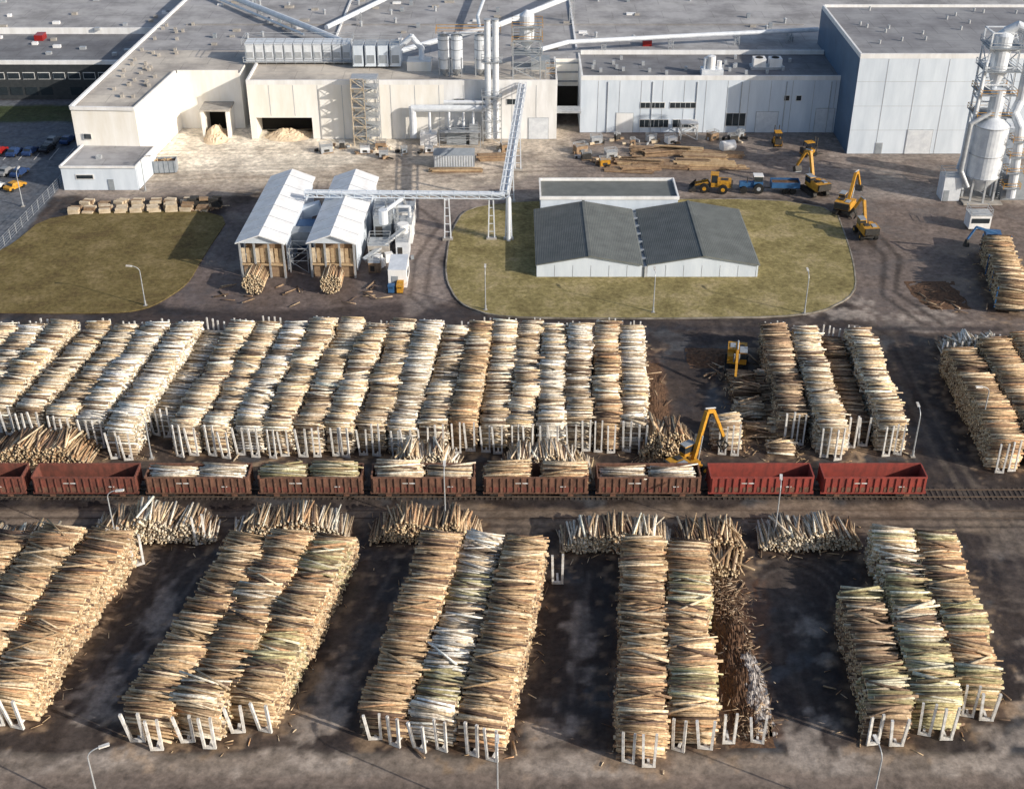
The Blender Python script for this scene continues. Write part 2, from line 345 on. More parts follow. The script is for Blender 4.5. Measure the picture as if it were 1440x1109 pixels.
R.box(39.5,262.6,11.7,44,265.5,13,'pipe'); R.cyl((41.5,264,13),(41.5,264,15.6),.9,'white',14); R.cyl((43.2,264,13),(43.2,264,14.6),.5,'white',10); R.tube([(40.2,264,13),(40.2,264,15),(41.5,264,15.6)],.35,'pipe')
for i in range(11):
    x=-56.6+i*2.05; R.box(x,270,12.6,x+1.9,274,16.4,'pipe'); R.box(x-.02,269.9,13.2,x+.2,269.98,16,'greymetal'); R.box(x+.1,270.1,12,x+.3,270.3,12.6,'steel'); R.box(x+.3,269.93,13.4,x+1.6,269.97,14.6,'steel')
R.box(-57,269.2,12.6,-34,269.9,12.75,'steel'); R.rail(-57,269.1,-34,274.4,16.4,'steel'); R.rail(-57,269.1,-34,269.2,12.7,'steel')
for i in range(4):
    x=-33.5+i*2.6; R.box(x,266.5,12.6,x+2.3,271,17,'bluewhite','steel'); R.cyl((x+1.1,268.5,12),(x+1.1,268.5,12.6),.5,'steel',8); R.box(x+.1,266.3,13,x+.3,266.48,17,'greymetal'); R.box(x+.5,266.42,13.3,x+2,266.49,15,'greymetal')
R.rail(-33.5,266.4,-23.4,271,17,'steel'); R.tube([(-24,268,16),(-21,268,18.5),(-19,268,16),(-19,266,12)],.6,'pipe')
for x in(-14,-11.4,-6.5,-3.9):
    R.cyl((x,262.5,13.6),(x,262.5,20.3),1.25,'pipe',20); R.cyl((x,262.5,20.3),(x,262.5,21.2),1.25,'steel',20,.3); R.cyl((x,262.5,12),(x,262.5,13.6),.3,'steel',16,1.25)
    for z in(15.5,17.5,19.5): R.cyl((x,262.5,z),(x,262.5,z+.12),1.32,'greymetal',20)
    for dx in(-1,1): R.beam((x+dx,261.6,12),(x+dx,261.6,16),.18,'steel')
R.rail(-15.5,261.2,-2.3,263.8,21,'yellow'); R.box(-15.5,261.2,20.9,-2.3,261.9,21,'steel')
R.lattice(.2,258.5,5.8,262.5,12,23,2.75,.22,'steel')
for z in(17.5,20.2,23): R.box(0,258.2,z,6.2,262.8,z+.12,'greymetal'); R.rail(0,258.2,6.2,262.8,z,'yellow' if z>20 else 'steel')
R.cyl((3,260.5,18),(3,260.5,19.8),.4,'pipe',16,1.5); R.cyl((3,260.5,19.8),(3,260.5,25),1.5,'pipe',16); R.cyl((3,260.5,25),(3,260.5,26),1.5,'pipe',16,.3)
R.rail(7,260,9,263,12,'yellow',2.4); R.lattice(7,260,9,263,12,15,1.5,.12,'steel'); R.box(4,266,12,8,270,14,'greymetal'); R.box(-22,265,12,-17,269,14,'cream')
for x in(-4.9,-3.3): R.cyl((x,255.6,1),(x,255.6,25.2),.65,'pipe',16); R.cyl((x,255.6,25.2),(x,255.6,25.5),.75,'steel',16)
R.lattice(-6,254.4,-2.2,256.8,0,10,2.5,.16,'steel')
for z in(10,17): R.box(-6.2,254.6,z,-2,256.7,z+.1,'greymetal'); R.rail(-6.2,254.6,-2,256.7,z,'steel')
R.tube([(-20.5,255.8,1),(-20.5,255.8,7.2),(-5,255.8,7.2)],.75,'pipe',14); R.tube([(-14,255.6,8.6),(-3,255.6,8.6)],.4,'pipe'); 
for x in(-17,-13,-10,-8): R.tube([(x,255.8,7),(x,255.2,4),(x+.3,255.2,0)],.28,'pipe',8)
R.box(-13.5,254,0,-9.5,256.8,3,'greymetal'); R.box(-8.8,254,0,-7,256.5,4.2,'steel'); R.box(-19,253.6,0,-15.5,256.4,2.4,'white'); R.rail(-15,252.5,-6.5,253.8,3.2,'steel'); R.box(-15,252.5,3.1,-6.5,253.8,3.2,'steel'); R.lattice(-15,252.5,-6.5,253.8,0,3.2,1.6,.12,'steel')
R.tube([(-72,322,14),(-44.6,288,14.4),(-38,281,14),(-33,272,15)],.7,'pipe',10); R.tube([(-74,322,13),(-46.6,288,13.2)],.3,'pipe',8)
R.tube([(-28,322,14),(-42,291,14)],.55,'pipe',10); R.tube([(-24,271,14.5),(-12,276,16.5),(-4,277,18),(12,300,18),(22,318,18)],.6,'pipe',10)
R.tube([(-4,277,17),(-4,263,22)],.5,'pipe'); R.tube([(-5,340,14),(-8,300,14),(-6,270,15)],.4,'pipe')
R.tube([(4,262,17),(12,276,15),(40,282.5,14.6),(68.5,287.5,14.5)],.5,'pipe',10)
for a,b in(((-60,307.5),14),((-50,294.8),14),((20,278.3),14),((35,281.4),14),((50,284.3),14),((62,286.4),14),((-36,304),14),((4,289),17.5),((14,303),17.5)): R.lattice(a[0]-.5,a[1]-.5,a[0]+.5,a[1]+.5,12,b,1.2,.1,'steel')
R.box(29,283,12,31,285,13.2,'carred')
R.lattice(-32.6,253.6,-30,257,0,14,2.0,.14,'block'); R.lattice(-29.9,253.6,-27.3,257,0,14,2.0,.14,'steel')
for i,z in enumerate(range(2,15,2)):
    R.box(-32.6,253.6,z,-27.3,257,z+.08,'steel'); a,b=(-32,-28) if i%2 else (-28,-32); R.beam((a,254,z-2),(b,254,z),.6,'greymetal',.12)
R.done(parent=fac)
A=MB('annex_building'); A.prism([(-85.6,229.8),(-71.4,229.8),(-70.2,240.9),(-84.6,241.3)],0,4.6,'bluewhite','roof')
A.beam((-85.7,229.7,4.7),(-71.3,229.7,4.7),.3,'white',.4); A.beam((-71.4,229.7,4.7),(-70.1,241,4.7),.3,'white',.4); A.beam((-85.7,229.7,4.7),(-84.6,241.2,4.7),.3,'white',.4)
A.box(-77,229.68,0,-75.9,229.79,2.2,'greymetal'); A.box(-83,229.7,2.2,-79.5,229.79,3.2,'frame'); A.box(-82.8,229.66,2.35,-79.7,229.695,3.05,'glass'); A.box(-80,234,4.6,-79,235,5.2,'steel'); A.done()
W=MB('warehouse_building'); W.box(-190,283,0,-84.5,306,8.3,'darkwall','roofdark'); W.prism([(-190,306),(-82.6,306),(-75.2,430),(-190,430)],0,9.4,'white','roof')
for x in np.arange(-188,-86,3.4):
    W.box(x,282.9,4.6,x+2.7,282.98,6.2,'frame'); W.box(x+.1,282.84,4.75,x+2.6,282.895,6.05,'glass')
    if random.random()<.8: W.box(x,282.9,1.0,x+2.7,282.98,2.8,'glass')
W.box(-190,282.8,8.0,-84.5,283.3,8.9,'white'); W.box(-190,305.8,8.3,-83,306.1,9.8,'white')
for i in range(60): x=random.uniform(-140,-84); y=random.uniform(286,400); z=8.3 if y<304 else 9.4; s=random.uniform(.4,.9); W.box(x-s,y-.5,z,x+s,y+.5,z+.6,random.choice(['white','steel','concrete']))
W.box(-112,300,8.3,-110,303,9.6,'carred'); W.done()
def heap(name,x,y,rx,ry,h,k,seed=0,n=26):
    m=MB(name); vs=[];fs=[]; r=np.random.default_rng(seed)
    gu,gv=np.meshgrid(np.linspace(-1,1,n+1),np.linspace(-1,1,n+1)); nn=fbm(gu*rx,gv*ry,1.6,seed,3); q=np.hypot(gu,gv)
    z=h*np.maximum(0,1-q**1.5)*(.35+1.3*nn)+r.normal(0,.05,q.shape)*h*(q<.9)
    vs=np.stack([gu*rx*(.85+.3*nn),gv*ry,z-.06],-1).reshape(-1,3).tolist()
    for j in range(n):
        for i in range(n): a=j*(n+1)+i; fs.append((a,a+1,a+n+2,a+n+1))
    m.add(vs,fs,k); return m.done((x,y,0))
heap('sawdust_heap',-62,258.5,2.6,4.5,2.3,'sawdust',1); heap('sawdust_heap',-47,259.5,5,3.6,1.5,'sawdust',2)
heap('bark_heap',23.6,101,2.3,12,1.5,'bark',3,60); heap('snow_heap',24.6,97.5,1.7,7,1.3,'snow',4,50); heap('bark_heap',19.8,152,2,12,.5,'bark',5,40)
heap('bark_heap',30,165.5,4,3,.6,'bark',6); heap('bark_heap',69,186,4,5,.35,'bark',8)
# ------------------------------------------------------------------ sheds
def shed(x,y,w,l,h,ang):
    s=MB('debarking_shed'); e=h; r=h+1.5
    for xx in(-w/2,w/2-.15): s.box(xx,3,0,xx+.15,l,e,'bluewhite')
    s.box(-w/2,l-.15,0,w/2,l,e,'white'); s.box(-w/2,4,0,w/2,4.2,e,'timberold')
    for xx in(-w/2,-w/6,w/6,w/2): s.beam((xx,.3,0),(xx,.3,e),.3,'steel')
    s.box(-w/2,.2,2.2,w/2,.45,2.5,'timber'); s.box(-w/2+.3,.6,0,w/2-.3,3.6,2.0,'timberold')
    for q in range(9): s.box(-w/2+.2+q*.78,.5,2.6,-w/2+.75+q*.78,.58,5.2,'timber' if q%3 else 'block')
    o=.5
    s.add([(-w/2-o,-o,e),(0,-o,r),(0,l+o,r),(-w/2-o,l+o,e),(-w/2-o,-o,e+.2),(0,-o,r+.2),(0,l+o,r+.2),(-w/2-o,l+o,e+.2)],[(0,1,2,3),(7,6,5,4),(0,4,5,1),(0,3,7,4),(3,2,6,7)],'shedroof')
    s.add([(w/2+o,-o,e),(0,-o,r),(0,l+o,r),(w/2+o,l+o,e),(w/2+o,-o,e+.2),(0,-o,r+.2),(0,l+o,r+.2),(w/2+o,l+o,e+.2)],[(3,2,1,0),(4,5,6,7),(1,5,4,0),(4,7,3,0),(7,6,2,3)],'shedroof')
    s.add([(-w/2,.0,e),(w/2,.0,e),(0,.0,r)],[(0,1,2)],'bluewhite'); s.add([(-w/2,l,e),(w/2,l,e),(0,l,r)],[(2,1,0)],'white')
    for yy in np.arange(3,l,4.5):
        for sx in(-1,1): s.beam((sx*(w/2+.45),yy,e+.24),(0,yy,r+.24),.1,'steel',.06)
    return s.done((x,y,0),rad(-ang))
shed(-41.2,192,7.2,28,6.3,2.5); shed(-29.6,192,7.2,28,6.3,2.5)
def bundle(x,y,r,L):
    C=[];st=.27
    for j in range(-20,21):
        for i in range(-20,21):
            px=(i+.5*(j%2))*st; pz=j*st*.87
            if math.hypot(px,pz)<r: C.append((px,random.uniform(-.15,.15),pz+r+.1))
    C=np.array(C); n=len(C); A=np.stack([rng.normal(0,.03,n),np.ones(n),rng.normal(0,.02,n)],1)
    logs_mesh('log_bundle',C,A,np.full(n,L)*(1+rng.normal(0,.03,n)),rng.uniform(.10,.15,n),pick('gold',n),np.clip(np.array([.80,.66,.45])*(.6+.5*rng.random((n,1))),0,.85),(x,y,0))
bundle(-41.8,187.9,1.8,4); bundle(-29.3,188,1.75,4)
b=MB('shed_conveyor'); b.beam((-37.3,200,4),(-33.7,200,4),2.4,'greymetal',2.5); b.beam((-37.3,210,4),(-33.7,210,5),1.6,'bluewhite',2); b.lattice(-37,194,-34,197,0,4.5,2.2,.15,'steel'); b.box(-37.2,203,0,-33.8,206,4.5,'blue'); b.done()
g=MB('processing_plant')
for x,y,w,l,h,k in((-24.5,211,3.5,4,4.5,'bluewhite'),(-20.5,212,3,5,3.2,'white'),(-24,205,3,4,5,'greymetal'),(-20.4,205.5,3,4,3.6,'white'),(-24.5,199,3.6,3.6,2.6,'concrete'),(-19.8,199.5,2.2,4,3,'pipe'),(-24,194,2,2,1.8,'timberold')):
    g.box(x,y,0,x+w,y+l,h,k,'steel'); g.box(x+.3,y-.06,.3,x+w*.5,y-.01,h*.7,'darkmetal'); g.rail(x,y,x+w,y+l,h,'steel')
g.cyl((-18.8,204,0),(-18.8,204,4.5),1.0,'white',16); g.cyl((-22,203,5),(-22,203,7.5),.8,'pipe',14); g.tube([(-22,203,7),(-19,208,7.5),(-19,213,4)],.35,'pipe'); g.tube([(-24,209,5.5),(-18,209,5.5),(-18,209,0)],.3,'pipe')
g.beam((-25,197,1),(-18.5,203,4),.9,'steel',.4); g.lattice(-22,207,-20,209,0,7,2,.12,'steel')
for i in range(30): 
    x,y=random.uniform(-25,-17),random.uniform(194,218); s=random.uniform(.3,.9); g.obox((x,y,s),(s*1.6,s*1.2,s*2),random.random(),random.choice(['steel','white','greymetal','darkmetal','timberold','pipe']))
g.done()
k=MB('kiosk'); k.box(-20.2,188.5,0,-17.2,194.5,3.2,'white','pipe'); k.box(-19.6,188.42,0,-18.6,188.49,2.1,'greymetal'); k.box(-17.19,190,1.2,-17.12,192,2.2,'glass'); k.done()
for i,(x,c) in enumerate(((-19.6,'blue'),(-18.2,'yellow'),(-18.2,'yellow'))):
    w=MB('waste_bin'); w.box(-.5,-.5,.15,.5,.5,1.3,c); w.box(-.55,-.55,1.3,.55,.55,1.42,c); w.cyl((-.5,-.4,.1),(.5,-.4,.1),.12,'black'); w.box(-.3,-.6,1.0,.3,-.52,1.1,'black'); w.done((x,186.8+(i==2)*1.4,0))
# ------------------------------------------------------------------ grey storage building on lawn
G=MB('storage_building'); x0,x1,y0,y1=4.1,40.8,192.3,214.5; mx=22.0
for a,b_,km in((x0,mx-.5,0),(mx+.5,x1,1)):
    c=(a+b_)/2; e=2.3; r=3.9
    G.box(a,y0,0,b_,y1,e,'bluewhite')
    G.add([(a,y0,e),(b_,y0,e),(c,y0,r-.05)],[(0,1,2)],'bluewhite'); G.add([(a,y1,e),(b_,y1,e),(c,y1,r-.05)],[(2,1,0)],'bluewhite')
    for p,q,kk in((a-.2,c,'gbroof'),(b_+.2,c,'gbroof_lit')):  # sun-facing slope takes the lighter painted copy
        G.add([(p,y0-.4,e),(q,y0-.4,r),(q,y1+.4,r),(p,y1+.4,e),(p,y0-.4,e+.18),(q,y0-.4,r+.18),(q,y1+.4,r+.18),(p,y1+.4,e+.18)],[(0,1,2,3),(7,6,5,4),(0,4,5,1),(0,3,7,4),(3,2,6,7)],kk)
        n=30
        for i in range(1,n): xx=p+(q-p)*i/n; zz=e+.18+(r-e)*i/n; G.beam((xx,y0-.4,zz),(xx,y1+.4,zz),.09,kk,.08)
    G.beam((c,y0-.5,r+.22),(c,y1+.5,r+.22),.5,'gbroof',.12)
    for xx in np.arange(a+3,b_,3): G.box(xx-.04,y0-.03,0,xx+.04,y0-.002,2.2,'seam')
G.box(mx-.5,y0,0,mx+.5,y1,2.0,'seam','steel'); G.cyl((mx,y0-.1,0),(mx,y0-.1,2.0),.12,'steel',8)
for i in range(6): G.box(mx-.35,y0+2+i*3.3,2.0,mx+.35,y0+2.5+i*3.3,2.5,'greymetal')
G.box(5.2,216,0,30,225,3.9,'bluewhite','gbroof'); G.box(5.0,215.8,3.9,30.2,216.1,4.5,'white'); G.box(5.0,224.8,3.9,30.2,225.1,4.4,'white'); G.box(5.0,216.1,3.9,5.3,224.8,4.4,'white'); G.box(29.9,216.1,3.9,30.2,224.8,4.4,'white')
G.box(31,216.5,0,34,218,1.6,'greymetal'); G.box(35,216,0,38,217.6,1.8,'white'); G.done()
# ------------------------------------------------------------------ pipe bridge
p=MB('pipe_bridge')
def truss(a,b,w,h,k,n):
    a=Vector(a); b=Vector(b); d=(b-a); u=Vector((-d.y,d.x,0)).normalized()*w/2
    C=[(u,0),(-u,0),(u,h),(-u,h)]
    for off,z in C: p.beam(a+off+Vector((0,0,z)),b+off+Vector((0,0,z)),.16,k)
    for i in range(n+1):
        q=a+d*i/n; z=Vector((0,0,h)); p.beam(q+u,q-u,.1,k); p.beam(q+u,q+u+z,.1,k); p.beam(q-u,q-u+z,.1,k); p.beam(q+u+z,q-u+z,.1,k)
        if i<n: r=a+d*(i+1)/n; p.beam(q+u,r+u+z,.08,k); p.beam(q-u,r-u+z,.08,k)
truss((2.2,257,11),(-1.3,207.6,7.8),1.5,1.3,'pipe',18)
for dx in(-.35,.35): p.cyl((2.2+dx,257,11.7),(-1.3+dx,207.8,8.5),.33,'pipe',12)
truss((-1.3,207.6,7.8),(-36,208.4,7.8),1.2,.8,'bluewhite',16)
for dz in(0,.5): p.cyl((-1.3,207.6,8.2+dz*.5),(-36,208.4,8.2+dz*.5),.25,'pipe',10)
for x,y,h in((-11.3,207.2,7.8),(-3.6,207.4,7.8),(-.6,207.3,7.8),(1.2,240,9.9),(-.2,224,8.9)):
    for dx in(-.35,.35): p.beam((x+dx*1.6,y,0),(x+dx,y,h),.22,'pipe')
    for z in np.arange(1.5,h,1.5): p.beam((x-.5,y,z),(x+.5,y,z),.1,'pipe')
    p.box(x-.9,y-.5,0,x+.9,y+.5,.35,'concrete')
p.cyl((-.6,206.6,0),(-.6,206.6,8.4),.35,'pipe',12); p.done()
# ------------------------------------------------------------------ silo tower right
T=MB('silo_tower'); X,Y=87.8,226
for a in range(8):
    t=a*math.pi/4; T.beam((X+3*math.cos(t),Y+3*math.sin(t),0),(X+3*math.cos(t),Y+3*math.sin(t),5),.35,'steel')
T.cyl((X,Y,1.6),(X,Y,4.6),.8,'pipe',28,3.1); T.cyl((X,Y,4.6),(X,Y,14.5),3.2,'pipe',32); T.cyl((X,Y,14.5),(X,Y,16),3.2,'pipe',32,1.4)
for z in(4.7,9,14.3): T.cyl((X,Y,z),(X,Y,z+.15),3.3,'steel',32)
T.cyl((X,Y,16),(X,Y,21),1.3,'pipe',18); T.box(X-3.6,Y-3.6,0,X+3.6,Y+3.6,.3,'concrete')
T.lattice(X-2.9,Y+.2,X+2.4,Y+4.4,0,31,3.1,.26,'pipe')
for z in(15.9,20,24.3,28.5): T.box(X-3.4,Y-1.2,z,X+3,Y+4.6,z+.12,'greymetal'); T.rail(X-3.4,Y-1.2,X+3,Y+4.6,z,'yellow' if z<21 else 'steel')
T.cyl((X-.6,Y+1,21),(X-.6,Y+1,24),.5,'pipe',18,1.6); T.cyl((X-.6,Y+1,24),(X-.6,Y+1,30.5),1.6,'pipe',18); T.cyl((X-.6,Y+1,30.5),(X-.6,Y+1,31.6),1.6,'pipe',18,.4)
T.tube([(X-.6,Y+1,31),(X+1.4,Y+.6,32.2),(X+3.6,Y,31.4),(X+4.3,Y,29),(X+4.3,Y,19),(X+3.4,Y-.6,16.8),(X+4.6,Y-1.6,14.5),(X+5.2,Y-2,6),(X+5.4,Y-2,1)],.85,'pipe',16)
T.tube([(X-3.4,Y-.5,2),(X-3.9,Y-.5,12),(X-3.4,Y,17),(X-3.2,Y,26)],.35,'pipe'); T.tube([(X-1,Y-1,17),(X-4.4,Y-1.4,15),(X-4.6,Y-1.6,6),(X-3,Y-2,3)],.45,'steel',12)
for z in np.arange(1,20,.45): T.beam((X+2.7,Y-2.3,z),(X+3.2,Y-2.0,z),.05,'steel')
for z in (3,6,9,12): T.box(X+3.3,Y-3.2,z,X+6.4,Y-1,z+.1,'greymetal'); T.rail(X+3.3,Y-3.2,X+6.4,Y-1,z,'yellow')
T.box(X-7.2,Y-1.5,0,X-3.9,Y+1.8,4.6,'pipe','steel'); T.rail(X-7.2,Y-1.5,X-3.9,Y+1.8,4.6,'steel'); T.box(X-7,Y-1.56,0,X-6,Y-1.51,2.1,'greymetal')
T.beam((X-4,Y+2,5),(X-2.6,Y+2,14),.5,'bluewhite'); T.box(X+4,Y-1,0,X+9,Y+4,5,'greymetal'); T.cyl((X+7,Y+6,0),(X+7,Y+6,12),1.8,'pipe',20); T.done()
k=MB('machinery_cabin'); k.box(-1.9,-1.4,.3,1.9,1.4,2.8,'white','concrete'); k.box(-1.6,-1.45,1.4,1.6,-1.41,2.3,'glass'); k.box(-2,-1.5,2.8,2,1.5,2.95,'steel'); k.rail(-1.9,-1.4,1.9,1.4,2.9,'steel'); k.done((83.5,212.5,0))
# ------------------------------------------------------------------ train
def wagon(kb,name='freight_wagon'):
    w=MB(name); Lh=6.35; W=1.5; zf=1.25; zt=3.35
    w.box(-Lh,-W,zf-.15,Lh,W,zf,'wagonfloor')
    for s in(-1,1):
        w.box(-Lh,s*W-.05,zf+.001,Lh,s*W+.05,zt,kb); w.beam((-Lh-.03,s*W,zt),(Lh+.03,s*W,zt),.2,kb,.16); w.beam((-Lh-.2,s*(W-.1),zf-.18),(Lh+.2,s*(W-.1),zf-.18),.22,kb,.34)
        for i in range(15):
            x=-Lh+.25+i*(2*Lh-.5)/14; w.beam((x,s*(W+.1),zf-.05),(x,s*(W+.1),zt-.08),.14,kb,.16)
        for i in range(7): 
            x=-Lh+1.15+i*1.75
            w.box(x-.55,s*(W+.07)-.02,zf-.02,x+.55,s*(W+.07)+.02,zf+.7,'rust' if kb!='rust' else 'red')
        w.box(-2.6,s*(W+.13)-.012,2.5,-.9,s*(W+.13)+.012,2.66,'post'); w.box(3.0,s*(W+.13)-.012,2.0,3.7,s*(W+.13)+.012,2.12,'post')
        w.box(s*Lh-.05,-W+.051,zf+.001,s*Lh+.05,W-.051,zt,kb); w.beam((s*Lh,-W+.1,zt),(s*Lh,W-.1,zt),.16,kb,.2)
        for y in(-1,-.35,.35,1): w.beam((s*(Lh+.1),y,zf),(s*(Lh+.1),y,zt),.12,kb)
        w.beam((s*Lh,0,.95),(s*(Lh+.6),0,.95),.35,'darkmetal',.3)
        bx=s*4.35
        for ax in(-.93,.93):
            w.cyl((bx+ax,-.85,.55),(bx+ax,.85,.55),.08,'darkmetal',8)
            for yy in(-.8,.8): w.cyl((bx+ax,yy-.07,.53),(bx+ax,yy+.07,.53),.475,'darkmetal',20)
        for yy in(-1.05,1.05): w.beam((bx-1.35,yy,.55),(bx+1.35,yy,.55),.16,'darkmetal',.28); w.box(bx-.35,yy-.12,.3,bx+.35,yy+.12,.85,'rust')
        w.box(bx-.25,-1,.6,bx+.25,1,.95,'darkmetal')
    w.box(-Lh,-.25,zf-.45,Lh,.25,zf-.16,'darkmetal'); w.box(-.9,-.6,.55,.2,.5,.95,'darkmetal'); return w
wm={}
yt=131.2
loads=['none','none','birch','olive','pale','gold','birch','none','none']
cols=['red','red','rust','rust','rust','rust','rust','red2','red2']
for i in range(9):
    x=44.9+ (i-8)*13.98
    k=cols[i]
    if k in wm: wg=inst('freight_wagon',wm[k],(x,yt,.14))
    else:
        b=wagon(k); wg=b.done((x,yt,.14)); wm[k]=b.me
    if loads[i]!='none':
        top={'birch':2.15,'olive':2.45,'pale':2.5,'gold':2.75}[loads[i]]
        for j,(cx) in enumerate((-3.1,3.1)):
            lo=log_stack('log_load',cx+random.uniform(-.3,.3),-1.36,0,2.72,5.4,top+random.uniform(-.3,.2),loads[i],.2,jit=1.5,topj=4,bay=3,hv=.1,z0=1.25,dens=1.2); lo.parent=wg
for yv,x0,x1 in((yt,-120,120),(126.9,-120,120)):
    r=MB('railway_track')
    for s in(-.76,.76): r.box(x0,yv+s-.035,-.02,x1,yv+s+.035,.13 if yv>130 else .03,'rail')
    if yv>130:
        for x in np.arange(x0,x1,.66): r.box(x-.12,yv-1.25,-.06,x+.12,yv+1.25,.012+random.uniform(-.03,.01),'sleeper')
    r.done()
# ------------------------------------------------------------------ log racks
def rackmesh(h,w=.95,t=.24,lean=.12):
    r=MB('log_rack')
    for s in(-1,1): r.beam((s*w/2,0,.1),(s*(w/2+lean*.6)-lean*.5,-lean,h*(1 if s>0 else .97)),t,'post',t*1.1)
    r.beam((-w/2-.15,0,.18),(w/2+.15,0,.18),t,'post',.3); r.beam((0,0,.14),(0,1.6,.14),t,'post',.26)
    o=r.done(); me=r.me; bpy.data.objects.remove(o); return me
RK=[rackmesh(4.8,.9,.22),rackmesh(4.5,1.0,.22,.25),rackmesh(5.0,.85,.2,.05)]; RKb=[rackmesh(4.3,1.05,.26),rackmesh(4.0,1.15,.26,.4),rackmesh(4.5,1.0,.24,.2)]
def racks(x,y,ang,ll,big=False,back=None,n=2):
    a=rad(ang); S=RKb if big else RK
    for i in range(n):
        t=(i-(n-1)/2)*ll/n
        inst('log_rack',random.choice(S),(x+t*math.cos(a)-.35*math.sin(a)+random.uniform(-.3,.3),y-t*math.sin(a)-.5+random.uniform(-.6,.15),0),-a+rad(random.uniform(-18,18)),random.uniform(.9,1.05))
    if back:
        bx=x+math.sin(a)*back; by=y+math.cos(a)*back
        for i in range(n):
            t=(i-(n-1)/2)*ll/n; inst('log_rack',random.choice(S),(bx+t*math.cos(a),by-t*math.sin(a)+.4,0),-a+math.pi,random.uniform(.85,1))
def ustack(x,y,w,h=4.5,ang=4.9,pal='pale',back=168.3,pal2=None):
    L=(back-y)/math.cos(rad(ang)); log_stack('log_stack',x,y,ang,L,w,h,pal,.25,pal2=pal2,topj=4.5,jit=2.2,hv=.24,bay=6); racks(x,y,ang,w,back=L)
for x,y,a in((-81.5,147,6),(-77.3,147,6),(-73,146.8,6),(-68.6,145.7,6),(-64,144.2,6),(-59.5,143,6),(-55.4,142.3,6),(-51.0,139.6,6)): ustack(x,y,3.6,random.uniform(4.2,4.8),a,random.choice(['pale','pale','birch']),168.5)
ustack(-46.7,145,3.2,3.0,6,'birch')
for i in range(9): ustack(-42.5+i*4.02,140.3+random.uniform(-.3,.3),3.5,random.uniform(4.0,4.9),5.0,random.choice(['pale','pale','pale','birch']),168.4+random.uniform(-.5,.8))
for i in range(7): ustack(-6.2+i*3.72,141.0+random.uniform(-.4,.4),3.3,random.uniform(4.0,4.9),3.5,random.choice(['pale','pale','gold','birch']),168.4+random.uniform(-.8,.8),pal2='pale')
ustack(37.6,143,3.6,4.2,3,'brown',167.5); ustack(41.7,139.6,3.6,4.6,3,'pale',167.2); ustack(45.9,142.5,3.0,2.7,3,'brown',166); ustack(49.7,140.4,3.5,4.7,3,'pale',166.5)
ustack(63.6,136.5,4.2,4.6,2,'gold',161.5); ustack(68.6,136.8,4.4,4.9,2,'gold',163.5); ustack(73.9,137,4.6,4.8,2,'gold',164)
log_stack('log_pile',64,167.5,90,10,3.2,2.4,'birch',.28,profile='slope',topj=12)
for j,(y,h) in enumerate(((143.6,1.7),(148.2,1.9),(152.8,1.8),(157.2,1.5))):
    for x in(32.6,36.4): log_stack('log_pile',x+random.uniform(-.3,.3),y,0,3.0,3.5,h,'pale' if (j+int(x))%3==0 else 'brown',.25,profile='round',topj=10)
log_stack('log_pile',35.5,139.6,0,2.6,3.4,1.6,'pale',.27,profile='round')
log_stack('log_pile',16.6,141.2,90,7.6,4.2,3.2,'gold',.28,profile='slope',topj=7); log_stack('log_stack',28.6,140.6,0,5,3.6,3.0,'pale',.27); racks(28.6,140.6,0,3.6)
log_stack('log_pile',-68.5,139.8,92,14,4.5,2.6,'gold',.25,profile='slope',topj=9)
log_stack('log_pile',-15.8,135.9,90,9.2,3.6,3.3,'pale',.25,profile='slope',topj=9); log_stack('log_pile',-1.6,135.8,90,11.8,3.8,3.8,'pale',.25,profile='slope',topj=9)
for x0,x1,y,h,pl in((-50.2,-35.2,123.0,3.0,'pale'),(-33.4,-19.3,123.2,3.1,'pale'),(-16.9,-3.5,123.0,2.9,'gold'),(5.6,19.0,121.4,2.9,'pale'),(29.3,41.2,121.6,2.9,'pale'),(-66,-50.4,119.5,2.8,'pale')):
    log_stack('log_pile',x0,y,90,x1-x0,4.1,h*.95,pl,.26,profile='slope',topj=7,hv=.15,jit=4,pal2='gold')
log_stack('log_pile',19.5,121,90,7.8,4.4,3.2,'gold',.27,profile='slope',topj=10); log_stack('log_pile',20.5,117,95,6,4,1.8,'gold',.27,profile='slope',topj=12)
def lstack(x,y,ang,L,w,h,pal='gold',pal2=None,r=True):
    log_stack('log_stack',x,y,ang,L,w,h,pal,.27,pal2=pal2,topj=7,jit=3.2,hv=.24,bay=5)
    if r: racks(x,y,ang,w,True)
for x in(-67,-61.5,-55.8,-50.1): lstack(x,92.4+random.uniform(-.4,.4),8.6,26.5,5.0,random.uniform(4.1,4.6),pal2='brown' if x<-60 else None)
lstack(-35.5,90,11,28,4.8,4.5); lstack(-30.5,90,11,28.2,4.8,4.7,pal2='pale'); lstack(-25.6,91.7,11,27,4.8,4.3,'gold','olive')
lstack(-12.4,90.3,9,28,4.6,4.4); lstack(-7.7,89.5,9,28.6,4.3,4.2,'birch','olive'); lstack(-2.9,88.5,9,29,4.6,4.6)
lstack(12.3,87.4,5.5,29.2,4.6,4.6); lstack(17.6,89.3,5,27.2,4.5,4.3,'gold','olive')
racks(22.8,90.3,5,5,True)
lstack(36.6,90,4,18.5,4.3,3.9,'brown','olive'); lstack(41.6,91.2,5,27,4.6,4.5,'olive','pale'); lstack(46.6,93.8,4.5,25,4.5,4.6,'gold','olive')
for x,y,a in((-43.4,117,30),(-46.2,118.6,10),(5.2,113.7,0),(-37,121,20)): inst('log_rack',RKb[0],(x,y,0),rad(a))
log_stack('log_stack',78.2,179,11,21,4.4,3.6,'gold',.28,z0=1.0,topj=6); 
t=MB('log_truck')
t.box(-2.2,0,.8,2.2,21,1.15,'darkmetal')
